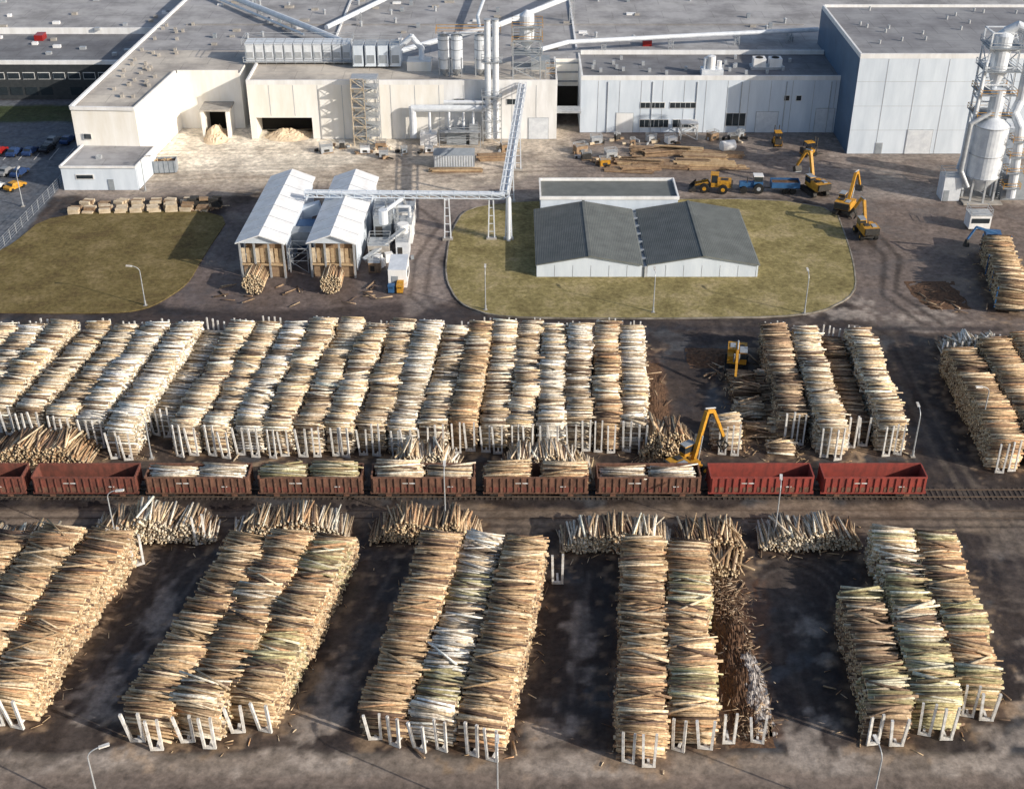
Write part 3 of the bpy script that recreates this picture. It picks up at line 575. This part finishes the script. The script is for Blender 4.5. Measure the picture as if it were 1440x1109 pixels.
for yy in(1.5,3,9,10.5,17,18.5):
    for sx in(-1.6,1.6): t.cyl((sx-.25,yy,.55),(sx+.25,yy,.55),.55,'black',16)
for yy in(.2,6,12,20.5):
    for sx in(-2.3,2.3): t.beam((sx,yy,1),(sx,yy,4.6),.18,'blue')
t.box(-1.3,22,.6,1.3,25.6,3.4,'blue'); t.box(-1.1,25.61,2,1.1,25.66,3,'glass'); t.box(1.3,23.5,2,1.34,25,3,'glass'); t.box(-1.34,23.5,2,-1.3,25,3,'glass'); t.box(-1.2,21.2,1.15,1.2,21.9,2.4,'darkmetal')
for sx in(-1.1,1.1): t.cyl((sx-.2,24.5,.55),(sx+.2,24.5,.55),.55,'black',16)
t.beam((0,21.5,2.4),(0,21.5,4.4),.4,'blue'); t.beam((0,21.5,4.4),(-3.6,20.8,5.6),.35,'blue'); t.beam((-3.6,20.8,5.6),(-5,19,4),.28,'blue'); t.cyl((-5,19,4),(-5,19,2.8),.3,'darkmetal',8,.6); t.done((78.2,179,0),rad(-11))
# ------------------------------------------------------------------ ground (after footprints are known)
def sdist(X,Y,poly):
    P=np.array(poly,float); n=len(P); d=np.full(X.shape,1e9); ins=np.zeros(X.shape,bool)
    for i in range(n):
        a=P[i]; b=P[(i+1)%n]; e=b-a; wx=X-a[0]; wy=Y-a[1]; t=np.clip((wx*e[0]+wy*e[1])/(e@e),0,1)
        d=np.minimum(d,np.hypot(wx-t*e[0],wy-t*e[1]))
        c=((a[1]>Y)!=(b[1]>Y)); xx=np.where(c,(b[0]-a[0])*(Y-a[1])/((b[1]-a[1]) or 1e-9)+a[0],-1e9); ins^=c&(X<xx)
    return np.where(ins,d,-d)
def pdist(X,Y,pl):
    d=np.full(X.shape,1e9)
    for i in range(len(pl)-1):
        a=np.array(pl[i],float); b=np.array(pl[i+1],float); e=b-a; wx=X-a[0]; wy=Y-a[1]; t=np.clip((wx*e[0]+wy*e[1])/(e@e),0,1)
        d=np.minimum(d,np.hypot(wx-t*e[0],wy-t*e[1]))
    return d
def build_ground():
    xs=np.concatenate([[-4000,-1500,-600,-300,-200,-150],np.arange(-120,120.1,.4),[150,200,300,600,1500,4000]])
    ys=np.concatenate([[-1500,-400,0,50],np.arange(70,262,.38),np.arange(262,300,1.0),[320,380,500,800,1500,4000,6000]])
    X,Y=np.meshgrid(xs,ys); nx,ny=len(xs),len(ys)
    col=np.zeros(X.shape+(3,)); base=np.array([.047,.037,.034]); col[:]=base
    n1=fbm(X,Y,9,1); n2=fbm(X,Y,2.6,9); n3=fbm(X,Y,28,20); n4=fbm(X,Y,1.2,33,2); ny_=fbm(X*2.2,Y*.35,5,41)
    def put(mask,c):
        nonlocal col
        col=col*(1-mask[...,None])+np.array(c)*mask[...,None]
    ss=lambda t:np.clip(t,0,1)**2*(3-2*np.clip(t,0,1))
    put(ss((n1-.52)*6)*.6,(.095,.072,.06)); put(ss((ny_-.56)*7)*.5,(.105,.085,.075)); put(ss((n2-.62)*7)*.45,(.13,.10,.082)); put(ss((.42-n1)*9)*.8,(.026,.022,.024)); put(ss((fbm(X,Y,5,77)-.62)*12)*.65,(.075,.08,.09))
    def zone(poly,c,soft=2.0,warp=4.0,op=1):
        put(ss(.5+(sdist(X,Y,poly)+(n1-.5)*warp*2+(n2-.5)*warp*.8)/soft)*op,c)
    zone([(-58,182),(-52,222),(-30,240),(0,240),(5,215),(-8,221),(-12,200),(-10,182),(-30,176)],(.15,.118,.108),3,3,.9)
    zone([(-60,180),(-30,181),(-12,183),(-6,178),(-20,175),(-60,174)],(.055,.042,.04),2,2,.8)
    zone([(55,178),(62,250),(140,250),(140,175),(80,172)],(.185,.148,.13),4,5,.85)
    zone([(-90,228),(-74,268),(15,264),(70,264),(140,252),(140,212),(95,222),(62,226),(3,226),(-10,224),(-17,221),(-45,232),(-60,226)],(.28,.235,.205),3,3)
    zone([(-74,232),(-74,268),(12,264),(10,240),(-18,224),(-30,232),(-55,230)],(.56,.48,.39),5,5,.85)
    zone([(-72,242),(-72,268),(-22,264),(-26,246),(-50,238)],(.80,.73,.62),4,4,.9)  # pale sawdust, with sunlit overexposure also painted into its colour
    ap=ss((Y-222)/6)*ss((266-Y)/3)*ss((X+84)/4)
    put(ap*ss((fbm(X*.5,Y,6,61)-.54)*9)*.45*(1-.6*ss((-20-X)/20)),(.15,.115,.10)); put(ap*ss((n2-.57)*8)*.28,(.12,.095,.08)); put(ap*ss((X-5)/10)*ss((fbm(X,Y,12,63)-.42)*7)*.45,(.16,.13,.115))
    zone([(-16,179),(-10,185),(-12,200),(-10,215),(-4,224),(-22,226),(-20,200)],(.24,.20,.18),2,1,.85)
    zone([(-200,200),(-87,200),(-87,283),(-200,283)],(.11,.12,.14),1,.4)
    zone([(-200,268),(-87,268),(-87,279),(-200,279)],(.05,.065,.03),1,.6)
    zone([(-300,0),(-300,88.0),(300,88.0),(300,0)],(.20,.16,.135),.8,1.6,.95)
    zone([(-300,85.6),(-300,88.6),(300,88.6),(300,85.6)],(.27,.235,.20),.6,.7,.4)
    zone([(-200,123.2),(-200,128.6),(200,128.6),(200,123.2)],(.22,.17,.13),1.6,2.2,.85)
    zone([(54,118),(62,127),(110,127),(110,122)],(.19,.155,.13),1.5,2,.7)
    for cx,cy,rx,ry in((-22,92,4,4),(-19,97,2,4),(2.5,92,3.4,3),(30,90,4.5,3),(51,91,4,3.4),(-42,95,3.5,6),(-39,108,1.8,5),(7.5,104,1.4,5),(33,106,1.5,4),(52,180,6,4),(64,178,5,3),(-40,87.5,7,1.6),(-18,87.3,6,1.4),(6,87,8,1.3),(30,87,6,1.3),(48,87,9,1.5),(55,100,1.5,6),(-58,88,6,1.6)):
        r=np.hypot((X-cx)/rx,(Y-cy)/ry); put(ss((1.2-r+(n2-.5)*3+(n4-.5)*1.8))*.72,(.33,.285,.25))
    for poly in([(17.5,142),(17.5,168),(22,168),(21,142)],[(21,90),(21,114),(28,114),(27,90)]): zone(poly,(.13,.07,.042),1.5,2,.85)
    def tr(pl,c,w,op=.7):
        P=np.array(pl); i0,i1=np.searchsorted(xs,[P[:,0].min()-2,P[:,0].max()+2]); j0,j1=np.searchsorted(ys,[P[:,1].min()-2,P[:,1].max()+2])
        if i1<=i0 or j1<=j0: return
        sl_=(slice(j0,j1),slice(i0,i1)); m=(ss(1.3-pdist(X[sl_],Y[sl_],pl)/w+(n2[sl_]-.5))*op)[...,None]; col[sl_]=col[sl_]*(1-m)+np.array(c)*m
    dk=(.045,.036,.032)
    for pl,c,w in(([(-12,178),(-16.5,186),(-16.5,200),(-13,214),(-20,226)],(.08,.062,.055),.5),([(-10,178),(-14,186),(-14,200),(-10.5,214),(-14,228)],(.08,.062,.055),.5),
        ([(62,215),(64,200),(60,186),(64,176)],dk,.6),([(64.2,215),(66.5,200),(62.5,187),(67,176)],dk,.6),([(58,120),(56,140),(56,176)],(.11,.09,.075),.5),([(60,120),(58.2,140),(58.4,176)],(.11,.09,.075),.5),
        ([(-70,171.5),(75,171.5)],(.03,.027,.03),1.2),([(-70,175),(75,174.5)],(.035,.03,.033),.8),([(-70,84),(70,84)],(.13,.105,.09),.5),([(-70,82),(70,82)],(.13,.105,.09),.5),
        ([(-19,95),(-13.5,118)],(.13,.108,.095),.35),([(-16.8,95),(-11.5,118)],(.13,.108,.095),.35),([(6,95),(9,116)],(.12,.10,.09),.35),([(8.3,90),(10.6,116)],dk,.35),
        ([(-44,94),(-38,116)],(.14,.12,.11),.35),([(-41.5,94),(-36,116)],(.14,.12,.11),.35),([(-70,126.2),(80,126)],dk,.35),([(-70,124.6),(80,124.4)],dk,.3)): tr(pl,c,w)
    for c0 in((32,112,5,-40,200),(33,112,7.5,-60,190),(31,100,6,80,200),(57,118,8,150,280),(-14,176,9,180,300)):
        t=np.radians(np.linspace(c0[3],c0[4],14)); 
        for o in(0,1.9): tr([(c0[0]+(c0[2]+o)*math.cos(a)*.8,c0[1]+(c0[2]+o)*math.sin(a)*.9) for a in t],(.12,.10,.088),.28,.6)
    for i in range(12):
        y=random.uniform(228,250); y2=y+random.uniform(-8,8); x=random.uniform(-60,60)
        for o in(0,2): tr([(x-30,y+o),(x,(y+y2)/2+2+o),(x+30,y2+o)],(.13,.10,.09) if x>-10 else (.32,.26,.20),.35,.45)
    for i in range(26):
        x=random.uniform(-60,70); y=random.choice([random.uniform(88,120),random.uniform(176,222)]); a=random.uniform(1.2,1.9); l=random.uniform(6,14)
        for o in(0,1.9): tr([(x+o,y),(x+o+math.cos(a)*l/2+random.uniform(-.5,.5),y+math.sin(a)*l/2),(x+o+math.cos(a)*l,y+math.sin(a)*l)],random.choice([dk,(.13,.105,.09)]),.25,.5)
    for (fx,fy_,dx,dy,L,ll) in FOOT:
        if fx<-90: continue
        ex,ey=fx+dx*L,fy_+dy*L; pd=ll/2+5; i0,i1=np.searchsorted(xs,[min(fx,ex)-pd,max(fx,ex)+pd]); j0,j1=np.searchsorted(ys,[min(fy_,ey)-pd,max(fy_,ey)+pd]); q=(slice(j0,j1),slice(i0,i1))
        sx=X[q]-fx; sy=Y[q]-fy_; u=sx*dx+sy*dy; v=sx*dy-sy*dx
        dd=np.hypot(np.maximum(np.maximum(-u,u-L),0),np.maximum(np.abs(v)-ll/2,0))
        for m,c in((ss((1.9-dd)/1.6+(n4[q]-.5)*1.6)*np.where(dd<5,1,0)*.65,(.095,.06,.04)),(ss((2.4-dd)/2.2+(n4[q]-.64)*8)*np.where(dd<4,1,0)*.5,(.27,.195,.13))):
            col[q]=col[q]*(1-m[...,None])+np.array(c)*m[...,None]
    col*=(.82+.36*n3)[...,None]*(.78+.44*n4)[...,None]
    Z=(n2-.5)*.10*((Y>70)&(Y<262)); 
    me=bpy.data.meshes.new('ground'); V=np.stack([X,Y,Z-.06],-1).reshape(-1,3)
    i=np.arange(nx*ny).reshape(ny,nx); q=np.stack([i[:-1,:-1],i[:-1,1:],i[1:,1:],i[1:,:-1]],-1).reshape(-1,4)
    me.vertices.add(len(V)); me.vertices.foreach_set('co',V.ravel()); me.loops.add(q.size); me.loops.foreach_set('vertex_index',q.ravel().astype(np.int32))
    me.polygons.add(len(q)); me.polygons.foreach_set('loop_start',(np.arange(len(q))*4).astype(np.int32)); me.update(calc_edges=True)
    at=me.attributes.new('col','FLOAT_COLOR','POINT'); at.data.foreach_set('color',np.concatenate([col.reshape(-1,3),np.ones((len(V),1))],1).ravel())
    me.materials.append(M['ground']); me.polygons.foreach_set('use_smooth',[True]*len(q))
    o=bpy.data.objects.new('ground',me); scene.collection.objects.link(o)
build_ground()
# ------------------------------------------------------------------ machines
def excavator(x,y,rz,scale=1,reach=7.5,lift=6,wheeled=False,grab='grapple',swing=0,cabup=0):
    e=MB('excavator')
    if wheeled:
        e.box(-2,-.9,.5,2,.9,1.1,'darkmetal')
        for xx in(-1.5,1.5):
            for yy in(-1.15,1.15): e.cyl((xx,yy-.28,.6),(xx,yy+.28,.6),.6,'black',18); e.cyl((xx,yy-.3,.6),(xx,yy+.3,.6),.25,'yellow',10)
    else:
        for s in(-1,1):
            e.box(-1.9,s*1.2-.3,.12,1.9,s*1.2+.3,.85,'darkmetal')
            for xx in(-1.9,1.9): e.cyl((xx,s*1.2-.3,.48),(xx,s*1.2+.3,.48),.42,'darkmetal',14)
            for xx in np.arange(-1.8,1.9,.3): e.box(xx-.1,s*1.2-.33,.85,xx+.1,s*1.2+.33,.91,'black')
        e.box(-1,-1,.4,1,1,1,'darkmetal')
    c,s_=math.cos(swing),math.sin(swing); Rt=lambda p:(p[0]*c-p[1]*s_,p[0]*s_+p[1]*c,p[2])
    e.cyl((0,0,1),(0,0,1.25),.8,'darkmetal',18)
    def B(cx,cy,cz,sx,sy,sz,k): e.obox(Rt((cx,cy,cz)),(sx,sy,sz),swing,k)
    B(-.7,0,1.4,3.8,2.5,.3,'yellow'); B(-1.6,0,2.0,2.2,2.5,.95,'yellow'); B(-2.75,0,1.95,.5,2.3,1.0,'darkmetal'); B(-1.3,.5,2.55,.9,.8,.15,'darkmetal'); B(-1.6,-.6,2.52,1.2,.7,.08,'greymetal'); B(.2,-.85,1.85,1.3,.75,.6,'yellow')
    B(.35,.8,2.25+cabup,1.5,.95,1.5,'yellow'); B(.35,.8,2.4+cabup,1.54,.99,.85,'glass'); B(.35,.8,3.03+cabup,1.6,1.0,.1,'greymetal')
    if cabup: B(.2,.8,1.6+cabup/2,.4,.4,cabup,'darkmetal')
    a=(.7,-.05,1.8); m=(reach*.42,-.05,lift); kx=(reach*.62,-.05,lift*.96); tp=(reach,-.05,lift*.42)
    e.beam(Rt(a),Rt(m),.42,'yellow',.55); e.beam(Rt(m),Rt(kx),.38,'yellow',.48); e.beam(Rt(kx),Rt(tp),.3,'yellow',.38)
    for dy in(-.35,.25): e.cyl(Rt((1.2,dy,1.6)),Rt((reach*.3,dy,lift*.62)),.1,'steel',8)
    e.cyl(Rt((reach*.36,-.05,lift*1.06)),Rt((reach*.66,-.05,lift*1.0)),.1,'steel',8)
    if grab=='grapple':
        e.cyl(Rt(tp),Rt((tp[0],-.05,tp[2]-.6)),.22,'darkmetal',10)
        for k in range(4):
            t=k*math.pi/2+.4; q1=(tp[0]+.8*math.cos(t),-.05+.8*math.sin(t),tp[2]-1.1); q2=(tp[0]+.25*math.cos(t),-.05+.25*math.sin(t),tp[2]-1.9)
            e.beam(Rt((tp[0],-.05,tp[2]-.5)),Rt(q1),.16,'darkmetal'); e.beam(Rt(q1),Rt(q2),.14,'darkmetal')
    else:
        e.obox(Rt((tp[0]-.2,-.05,tp[2]-.5)),(.9,1.2,.8),swing,'darkmetal',ry=.5); e.beam(Rt((tp[0]-.6,-.6,tp[2]-.9)),Rt((tp[0]-.6,.5,tp[2]-.9)),.12,'steel')
    return e.done((x,y,0),rz,scale=scale)
excavator(22.6,135.6,rad(35),1.05,5.5,8.2,True,cabup=.8)
excavator(32.8,162.5,rad(-100),1.1,6,5,False)
excavator(57.5,228.5,rad(110),1.15,6,6.2,False,'bucket'); excavator(61.5,219.5,rad(60),1.15,6.5,5.6,False,'bucket'); excavator(62.6,208.8,rad(95),1.1,6.5,5,True)
def loader(x,y,rz):
    e=MB('wheel_loader')
    for xx in(-1.6,1.6):
        for yy in(-1.1,1.1): e.cyl((xx,yy-.32,.8),(xx,yy+.32,.8),.8,'black',20); e.cyl((xx,yy-.34,.8),(xx,yy+.34,.8),.35,'yellow',12)
    e.box(-2.9,-.9,1.0,-.6,.9,2.2,'yellow'); e.box(-3.2,-1,.9,-2.9,1,1.8,'darkmetal'); e.box(-.6,-.75,.9,.5,.75,1.7,'yellow'); e.box(-.6,-.75,1.7,.6,.75,3.1,'glass'); e.box(-.7,-.8,3.1,.7,.8,3.25,'yellow'); e.box(-2.4,-.5,2.2,-1.2,.5,2.28,'darkmetal')
    for xx in(-.6,.55):
        for yy in(-.72,.72): e.beam((xx,yy,1.7),(xx,yy,3.1),.1,'yellow')
    e.box(.5,-.6,.8,2.4,.6,1.3,'darkmetal')
    for yy in(-.6,.6): e.beam((1,yy,1.7),(3.3,yy,1.0),.2,'yellow',.35)
    e.add([(3.1,-1.5,.2),(3.1,1.5,.2),(3.2,1.5,1.4),(3.2,-1.5,1.4),(4.3,-1.5,.25),(4.3,1.5,.25)],[(0,1,2,3),(0,4,5,1),(0,3,4),(1,5,2)],'darkmetal'); return e.done((x,y,0),rz,scale=1.1)
loader(38.5,229.5,rad(170))
def tractor(x,y,rz):
    e=MB('tractor'); 
    for yy in(-.9,.9): e.cyl((-.9,yy-.25,.85),(-.9,yy+.25,.85),.85,'black',20); e.cyl((1.5,yy-.2,.6),(1.5,yy+.2,.6),.6,'black',18); e.cyl((-.9,yy-.27,.85),(-.9,yy+.27,.85),.35,'steel',10)
    e.box(-.2,-.45,.8,2.2,.45,1.7,'blue'); e.box(-1.6,-.7,1.3,-.1,.7,1.9,'blue'); e.box(-1.5,-.65,1.9,-.1,.65,2.8,'glass'); e.box(-1.6,-.75,2.8,0,.75,2.95,'white'); e.cyl((1,.5,1.7),(1,.5,2.7),.07,'darkmetal',8)
    e.beam((-1.7,0,.7),(-3,0,.7),.15,'darkmetal'); e.box(-7.6,-1.1,.9,-3,1.1,1.05,'darkmetal'); 
    for yy in(-1.1,1.1): e.box(-7.6,yy-.04,1.05,-3,yy+.04,2.0,'blue'); 
    for xx in(-7.6,-3): e.box(xx-.04,-1.06,1.05,xx+.04,1.06,2.0,'blue')
    e.box(-7.5,-1,1.06,-3.1,1,1.7,'bark')
    for xx in(-6.6,-5.4):
        for yy in(-.9,.9): e.cyl((xx,yy-.2,.5),(xx,yy+.2,.5),.5,'black',16)
    return e.done((x,y,0),rz,scale=1.15)
tractor(45.8,229.2,rad(178))
def forklift(x,y,rz):
    e=MB('forklift')
    for xx in(-.8,.8):
        for yy in(-.55,.55): e.cyl((xx,yy-.14,.35),(xx,yy+.14,.35),.35,'black',14)
    e.box(-1.3,-.6,.35,.7,.6,1.1,'yellow'); e.box(-1.35,-.55,.5,-1,.55,1.4,'darkmetal'); e.box(-.5,-.3,1.1,.1,.3,1.4,'black')
    for xx in(-.9,.6):
        for yy in(-.5,.5): e.beam((xx,yy,1.1),(xx*.8,yy,2.2),.08,'black')
    e.box(-.8,-.55,2.2,.6,.55,2.28,'yellow')
    for yy in(-.35,.35): e.beam((1.1,yy,.1),(1.1,yy,2.9),.12,'darkmetal'); e.beam((1.1,yy,.15),(2.3,yy,.15),.1,'darkmetal')
    e.beam((1.1,-.4,1.5),(1.1,.4,1.5),.1,'darkmetal'); return e.done((x,y,0),rz,scale=1.3)
forklift(54.9,254,rad(90)); forklift(60.3,248,rad(20))
def car(x,y,rz,k):
    c=MB('parked_car')
    prof=[(-2.1,.35),(-2.15,.8),(-1.9,.95),(-1.35,1.0),(-.9,1.42),(.45,1.45),(1.05,1.0),(1.9,.85),(2.15,.65),(2.15,.35)]
    n=len(prof)
    def yw(z): return .86 if z<=1.0 else .68
    vs=[(a,-yw(z),z) for a,z in prof]+[(a,yw(z),z) for a,z in prof]
    c.add(vs,[(i,(i+1)%n,(i+1)%n+n,i+n)[::-1] for i in range(n)]+[tuple(range(n)),tuple(range(n,2*n))[::-1]],k)
    c.add([(-.86,-.79,1.04),(.92,-.79,1.04),(.42,-.70,1.38),(-.72,-.70,1.38)],[(0,1,2,3)],'glass'); c.add([(-.86,.79,1.04),(.92,.79,1.04),(.42,.70,1.38),(-.72,.70,1.38)],[(3,2,1,0)],'glass')
    c.add([(.55,-.62,1.42),(1.05,-.72,1.04),(1.05,.72,1.04),(.55,.62,1.42)],[(0,1,2,3)],'glass'); c.add([(-1.0,-.62,1.38),(-1.36,-.72,1.04),(-1.36,.72,1.04),(-1.0,.62,1.38)],[(3,2,1,0)],'glass')
    for xx in(-1.35,1.35):
        for yy in(-.78,.78): c.cyl((xx,yy-.11,.33),(xx,yy+.11,.33),.33,'black',16)
    c.done((x,y,.02),rz)
for x,y,a,k in((-104.5,249,80,'carred'),(-101.3,248.5,82,'carblue'),(-98.2,249,80,'carblue'),(-95.2,250.5,78,'carblack'),(-95.4,255,80,'cargrey'),(-99.5,238,75,'cargrey'),(-96.6,237.5,75,'carblue'),(-95.2,230.5,60,'yellow'),(-103,238.5,75,'carblack'),(-99,230,60,'carwhite'),(-92.5,255.5,80,'carblue'),(-107,249,80,'carwhite')): car(x,y,rad(a),k)
r=MB('parking_marking')
for x in np.arange(-112,-90,3.1): r.box(x-.06,245.5,-.03,x+.06,252,.02,'line')
r.done()
# ------------------------------------------------------------------ yard goods
def planks(name,x,y,w,l,n,layers,k='timber',rz=0,th=.28,sp=.02):
    m=MB(name)
    for j in range(layers):
        for i in range(n):
            if random.random()<.06*j: continue
            yy=i*(w/n); ll=l*random.uniform(.86,1); m.obox((random.uniform(-.3,.3),yy,.15+j*(th+sp)),(ll,w/n*.85,th),rad(random.uniform(-1.5,1.5)),k if random.random()<.75 else 'timberold')
    return m.done((x,y,0),rz)
for i in range(9):
    planks('timber_block_pile',-80.5+i*2.9+random.uniform(-.3,.3),218.5+i*.15,2.2,2.2,3,random.choice([2,3]),'block',rad(random.uniform(-14,14)),.5)
    if i<8: planks('timber_block_pile',-79+i*3.1+random.uniform(-.3,.3),222+i*.1,2,2.1,3,random.choice([1,2,2]),'block',rad(random.uniform(-14,14)),.5)
for x in(-59,-57,-55): planks('steel_beam_pile',x,221,1.6,1.8,3,5,'darkmetal',rad(random.uniform(-10,10)),.4)
b=MB('skip_container'); 
for s in(-1,1): b.box(-3.2,s*1.2-.05,.2,3.2,s*1.2+.05,2.6,'greymetal')
for s in(-1,1): b.box(s*3.2-.05,-1.15,.2,s*3.2+.05,1.15,2.6,'greymetal')
b.box(-3.1,-1.15,.2,3.1,1.15,2.2,'bark'); 
for i in range(7): b.beam((-2.9+i*.97,-1.3,.2),(-2.9+i*.97,-1.3,2.6),.12,'greymetal')
for i in range(14): b.obox((random.uniform(-2.4,2.4),random.uniform(-.8,.8),2.3),(random.uniform(.8,2),.2,.12),random.random()*3,'timber',ry=random.uniform(-.3,.3))
b.done((-69.3,239.2,0),rad(5))
b=MB('storage_container'); b.box(-4,-1.8,.2,4,1.8,2.6,'pipe'); 
b.add([(-4.1,-1.9,2.6),(4.1,-1.9,2.6),(4.1,0,3.5),(-4.1,0,3.5),(-4.1,1.9,2.6),(4.1,1.9,2.6)],[(0,1,2,3),(3,2,5,4),(0,3,4),(1,5,2)],'greymetal')
for i in range(16): b.box(-3.9+i*.52,-1.86,.3,-3.7+i*.52,-1.81,2.5,'steel')
b.done((-11.5,243,0),rad(0))
planks('lumber_pile',-11,238.8,1.2,11,4,2,'timber'); planks('lumber_pile',-4,245,2.5,6,5,3,'timberold',.1)
for i in range(22):
    planks('lumber_pile',random.uniform(20,43),random.uniform(238.5,249),random.uniform(1.2,2.6),random.uniform(5,13),5,random.randint(1,4),random.choice(['timber','timberold','timberold']),rad(random.uniform(-12,12)),.24)
w=MB('water_tank'); w.cyl((-1.4,0,1.5),(1.4,0,1.5),1.1,'white',20); w.cyl((-1.6,0,1.5),(-1.4,0,1.5),.7,'white',20,1.1); w.cyl((1.4,0,1.5),(1.6,0,1.5),1.1,'white',20,.7); w.box(-1,-.8,0,-.7,.8,.7,'steel'); w.box(.7,-.8,0,1,.8,.7,'steel'); w.done((44,249.5,0),.3)
w=MB('loading_frame'); w.lattice(-1.7,-1.2,1.7,1.2,0,3.4,1.7,.2,'frame'); w.box(-1.8,-1.3,3.4,1.8,1.3,3.5,'frame'); w.done((37,258.2,0))
cr=[(18.5,242.5,'yellow'),(20,247,'steel'),(-26,247,'steel'),(-22,249,'greymetal'),(-30,249.5,'white'),(-17,250,'white'),(14,250,'timberold'),(17.5,255,'steel'),(22,257,'darkmetal'),(-1,251,'timberold'),(29,256,'steel'),(46,256,'darkmetal'),(-35,252,'darkmetal'),(-27,252,'timberold'),(-38,250,'steel'),(25,254,'timberold'),(33,255,'white'),(42,257.5,'timberold'),(15,246,'darkmetal'),(48,258.5,'steel')]
for x,y,c in cr:
    m=MB('equipment_crate'); s=random.uniform(.5,1.3); m.box(-s,-s*.7,.15,s,s*.7,.9+s*.4,c); m.box(-s-.1,-s*.8,0,s+.1,s*.8,.14,'timberold'); m.rail(-s,-s*.7,s,s*.7,.9+s*.4,'steel',.5); m.box(-s*.5,-s*.7-.04,.3,s*.4,-s*.7-.005,.8,'darkmetal')
    for q in range(4): m.obox((random.uniform(-2,2),random.uniform(-1.6,1.6),.3),(random.uniform(.4,1.4),random.uniform(.2,.7),random.uniform(.2,.6)),random.random()*3,random.choice(['darkmetal','timberold','steel','block']))
    m.done((x,y,0),random.random()*.6)
def sticks(name,C,lo,hi,r,pal):
    C=np.array(C); n=len(C); a=rng.random(n)*6.28; A=np.stack([np.cos(a),np.sin(a),rng.normal(0,.05,n)],1)
    logs_mesh(name,C,A,rng.uniform(lo,hi,n),rng.uniform(r*.5,r*1.3,n),pick(pal,n),pick('pale',n))
C=[]
fl=[f for f in FOOT if abs(f[0])<80]
for _ in range(2400):
    fx,fy_,dx,dy,L,ll=random.choice(fl); u=random.uniform(-1.5,L+1); v=(ll/2+abs(random.gauss(0,1.0)))*random.choice((-1,1,1))
    C.append((fx+dx*u+dy*v,fy_+dy*u-dx*v,random.uniform(-.03,.08)))
sticks('bark_litter',C,.2,1.2,.055,'gold')
C=[]
for _ in range(80):
    fx,fy_,dx,dy,L,ll=random.choice(fl); u=random.uniform(-1.5,L+1); v=(ll/2+abs(random.gauss(0,.8)))*random.choice((-1,1))
    C.append((fx+dx*u+dy*v,fy_+dy*u-dx*v,random.uniform(.04,.25)))
for bx,n in(((-48,182,-20,189),25),((-62,219,-53,223),14),((22,92,26,113),30),((66,179,71,189),14),((18,140,22,166),14),((28,160,36,167),20)):
    for _ in range(n): C.append((random.uniform(bx[0],bx[2]),random.uniform(bx[1],bx[3]),random.uniform(.04,.3)))
sticks('scattered_logs',C,1.2,3.4,.12,'brown')
C=[(random.gauss(23.8,1.2),random.uniform(90,114),random.uniform(.1,.9)) for _ in range(700)]
sticks('bark_litter',C,.2,1.2,.06,'brown')
# ------------------------------------------------------------------ lamps & fence
def lampmesh(h):
    l=MB('street_lamp'); l.cyl((0,0,0),(0,0,.9),.16,'steel',10); l.cyl((0,0,.9),(0,0,h-.9),.10,'steel',10,.07)
    pts=[(0,0,h-.95)]+[(1.3*(1-math.cos(t)),0,h-.95+.95*math.sin(t)) for t in np.linspace(.2,1.5,6)]
    l.tube(pts,.055,'steel',8); x=pts[-1][0]; l.obox((x+.35,0,h+.02),(.95,.32,.16),0,'post',ry=-.1); l.box(x,-.12,h-.08,x+.7,.12,h-.04,'glass')
    l.box(-.3,-.3,-.05,.3,.3,.12,'concrete'); o=l.done(); me=l.me; bpy.data.objects.remove(o); return me
LM=lampmesh(8.6); LS=lampmesh(7)
for x,y,a,me in((-58.5,182.1,180,LS),(-4.2,180.6,90,LS),(22.3,179.8,90,LS),(46.1,179.3,90,LS),(-46.6,119.9,0,LM),(-8,123.8,90,LM),(31.1,121,80,LM),(-37.8,80.6,20,LM),(-1.3,80.4,90,LM),(32.9,80.4,100,LM),(62.3,143.1,190,LM),(-47.2,139,180,LS),(52.6,139.5,90,LS),(-70,229.4,0,LS),(-91,222,90,LS)):
    inst('street_lamp',me,(x,y,0),rad(a))
f=MB('chain_link_fence'); pts=[(-96,180),(-88.7,202),(-86.9,231),(-86.6,240)]
for i in range(len(pts)-1):
    a=Vector((*pts[i],0)); b=Vector((*pts[i+1],0)); n=int((b-a).length/2.5)
    for j in range(n+1): q=a+(b-a)*j/n; f.beam(q,q+Vector((0,0,2)),.08,'steel')
    for z in(.15,.6,1.05,1.5,1.95): f.beam(a+Vector((0,0,z)),b+Vector((0,0,z)),.035,'steel')
f.done()
# ------------------------------------------------------------------ light, sky, camera
EL=22.5
sd=Vector((.88*math.cos(rad(EL)),-.47*math.cos(rad(EL)),math.sin(rad(EL)))).normalized()
sl=bpy.data.lights.new('sun','SUN'); sl.energy=5; sl.angle=rad(.5); sl.color=(1,.91,.78)
so=bpy.data.objects.new('sun',sl); scene.collection.objects.link(so); so.rotation_euler=sd.to_track_quat('Z','Y').to_euler()
w=bpy.data.worlds.new('World'); scene.world=w; w.use_nodes=True; nt=w.node_tree
sk=nt.nodes.new('ShaderNodeTexSky'); sk.sky_type='NISHITA'; sk.sun_disc=False; sk.sun_elevation=rad(EL); sk.sun_rotation=math.atan2(sd.x,sd.y)
sk.dust_density=2; bg=nt.nodes['Background']; nt.links.new(sk.outputs[0],bg.inputs[0]); bg.inputs[1].default_value=.14
cd=bpy.data.cameras.new('camera'); cd.lens=36*1805/1440; cd.sensor_width=36; cd.clip_end=8000
co=bpy.data.objects.new('camera',cd); scene.collection.objects.link(co); co.location=(0,0,95); co.rotation_euler=(rad(58.5),0,0); scene.camera=co
scene.view_settings.view_transform='Standard'; scene.view_settings.look='None'; scene.view_settings.exposure=0
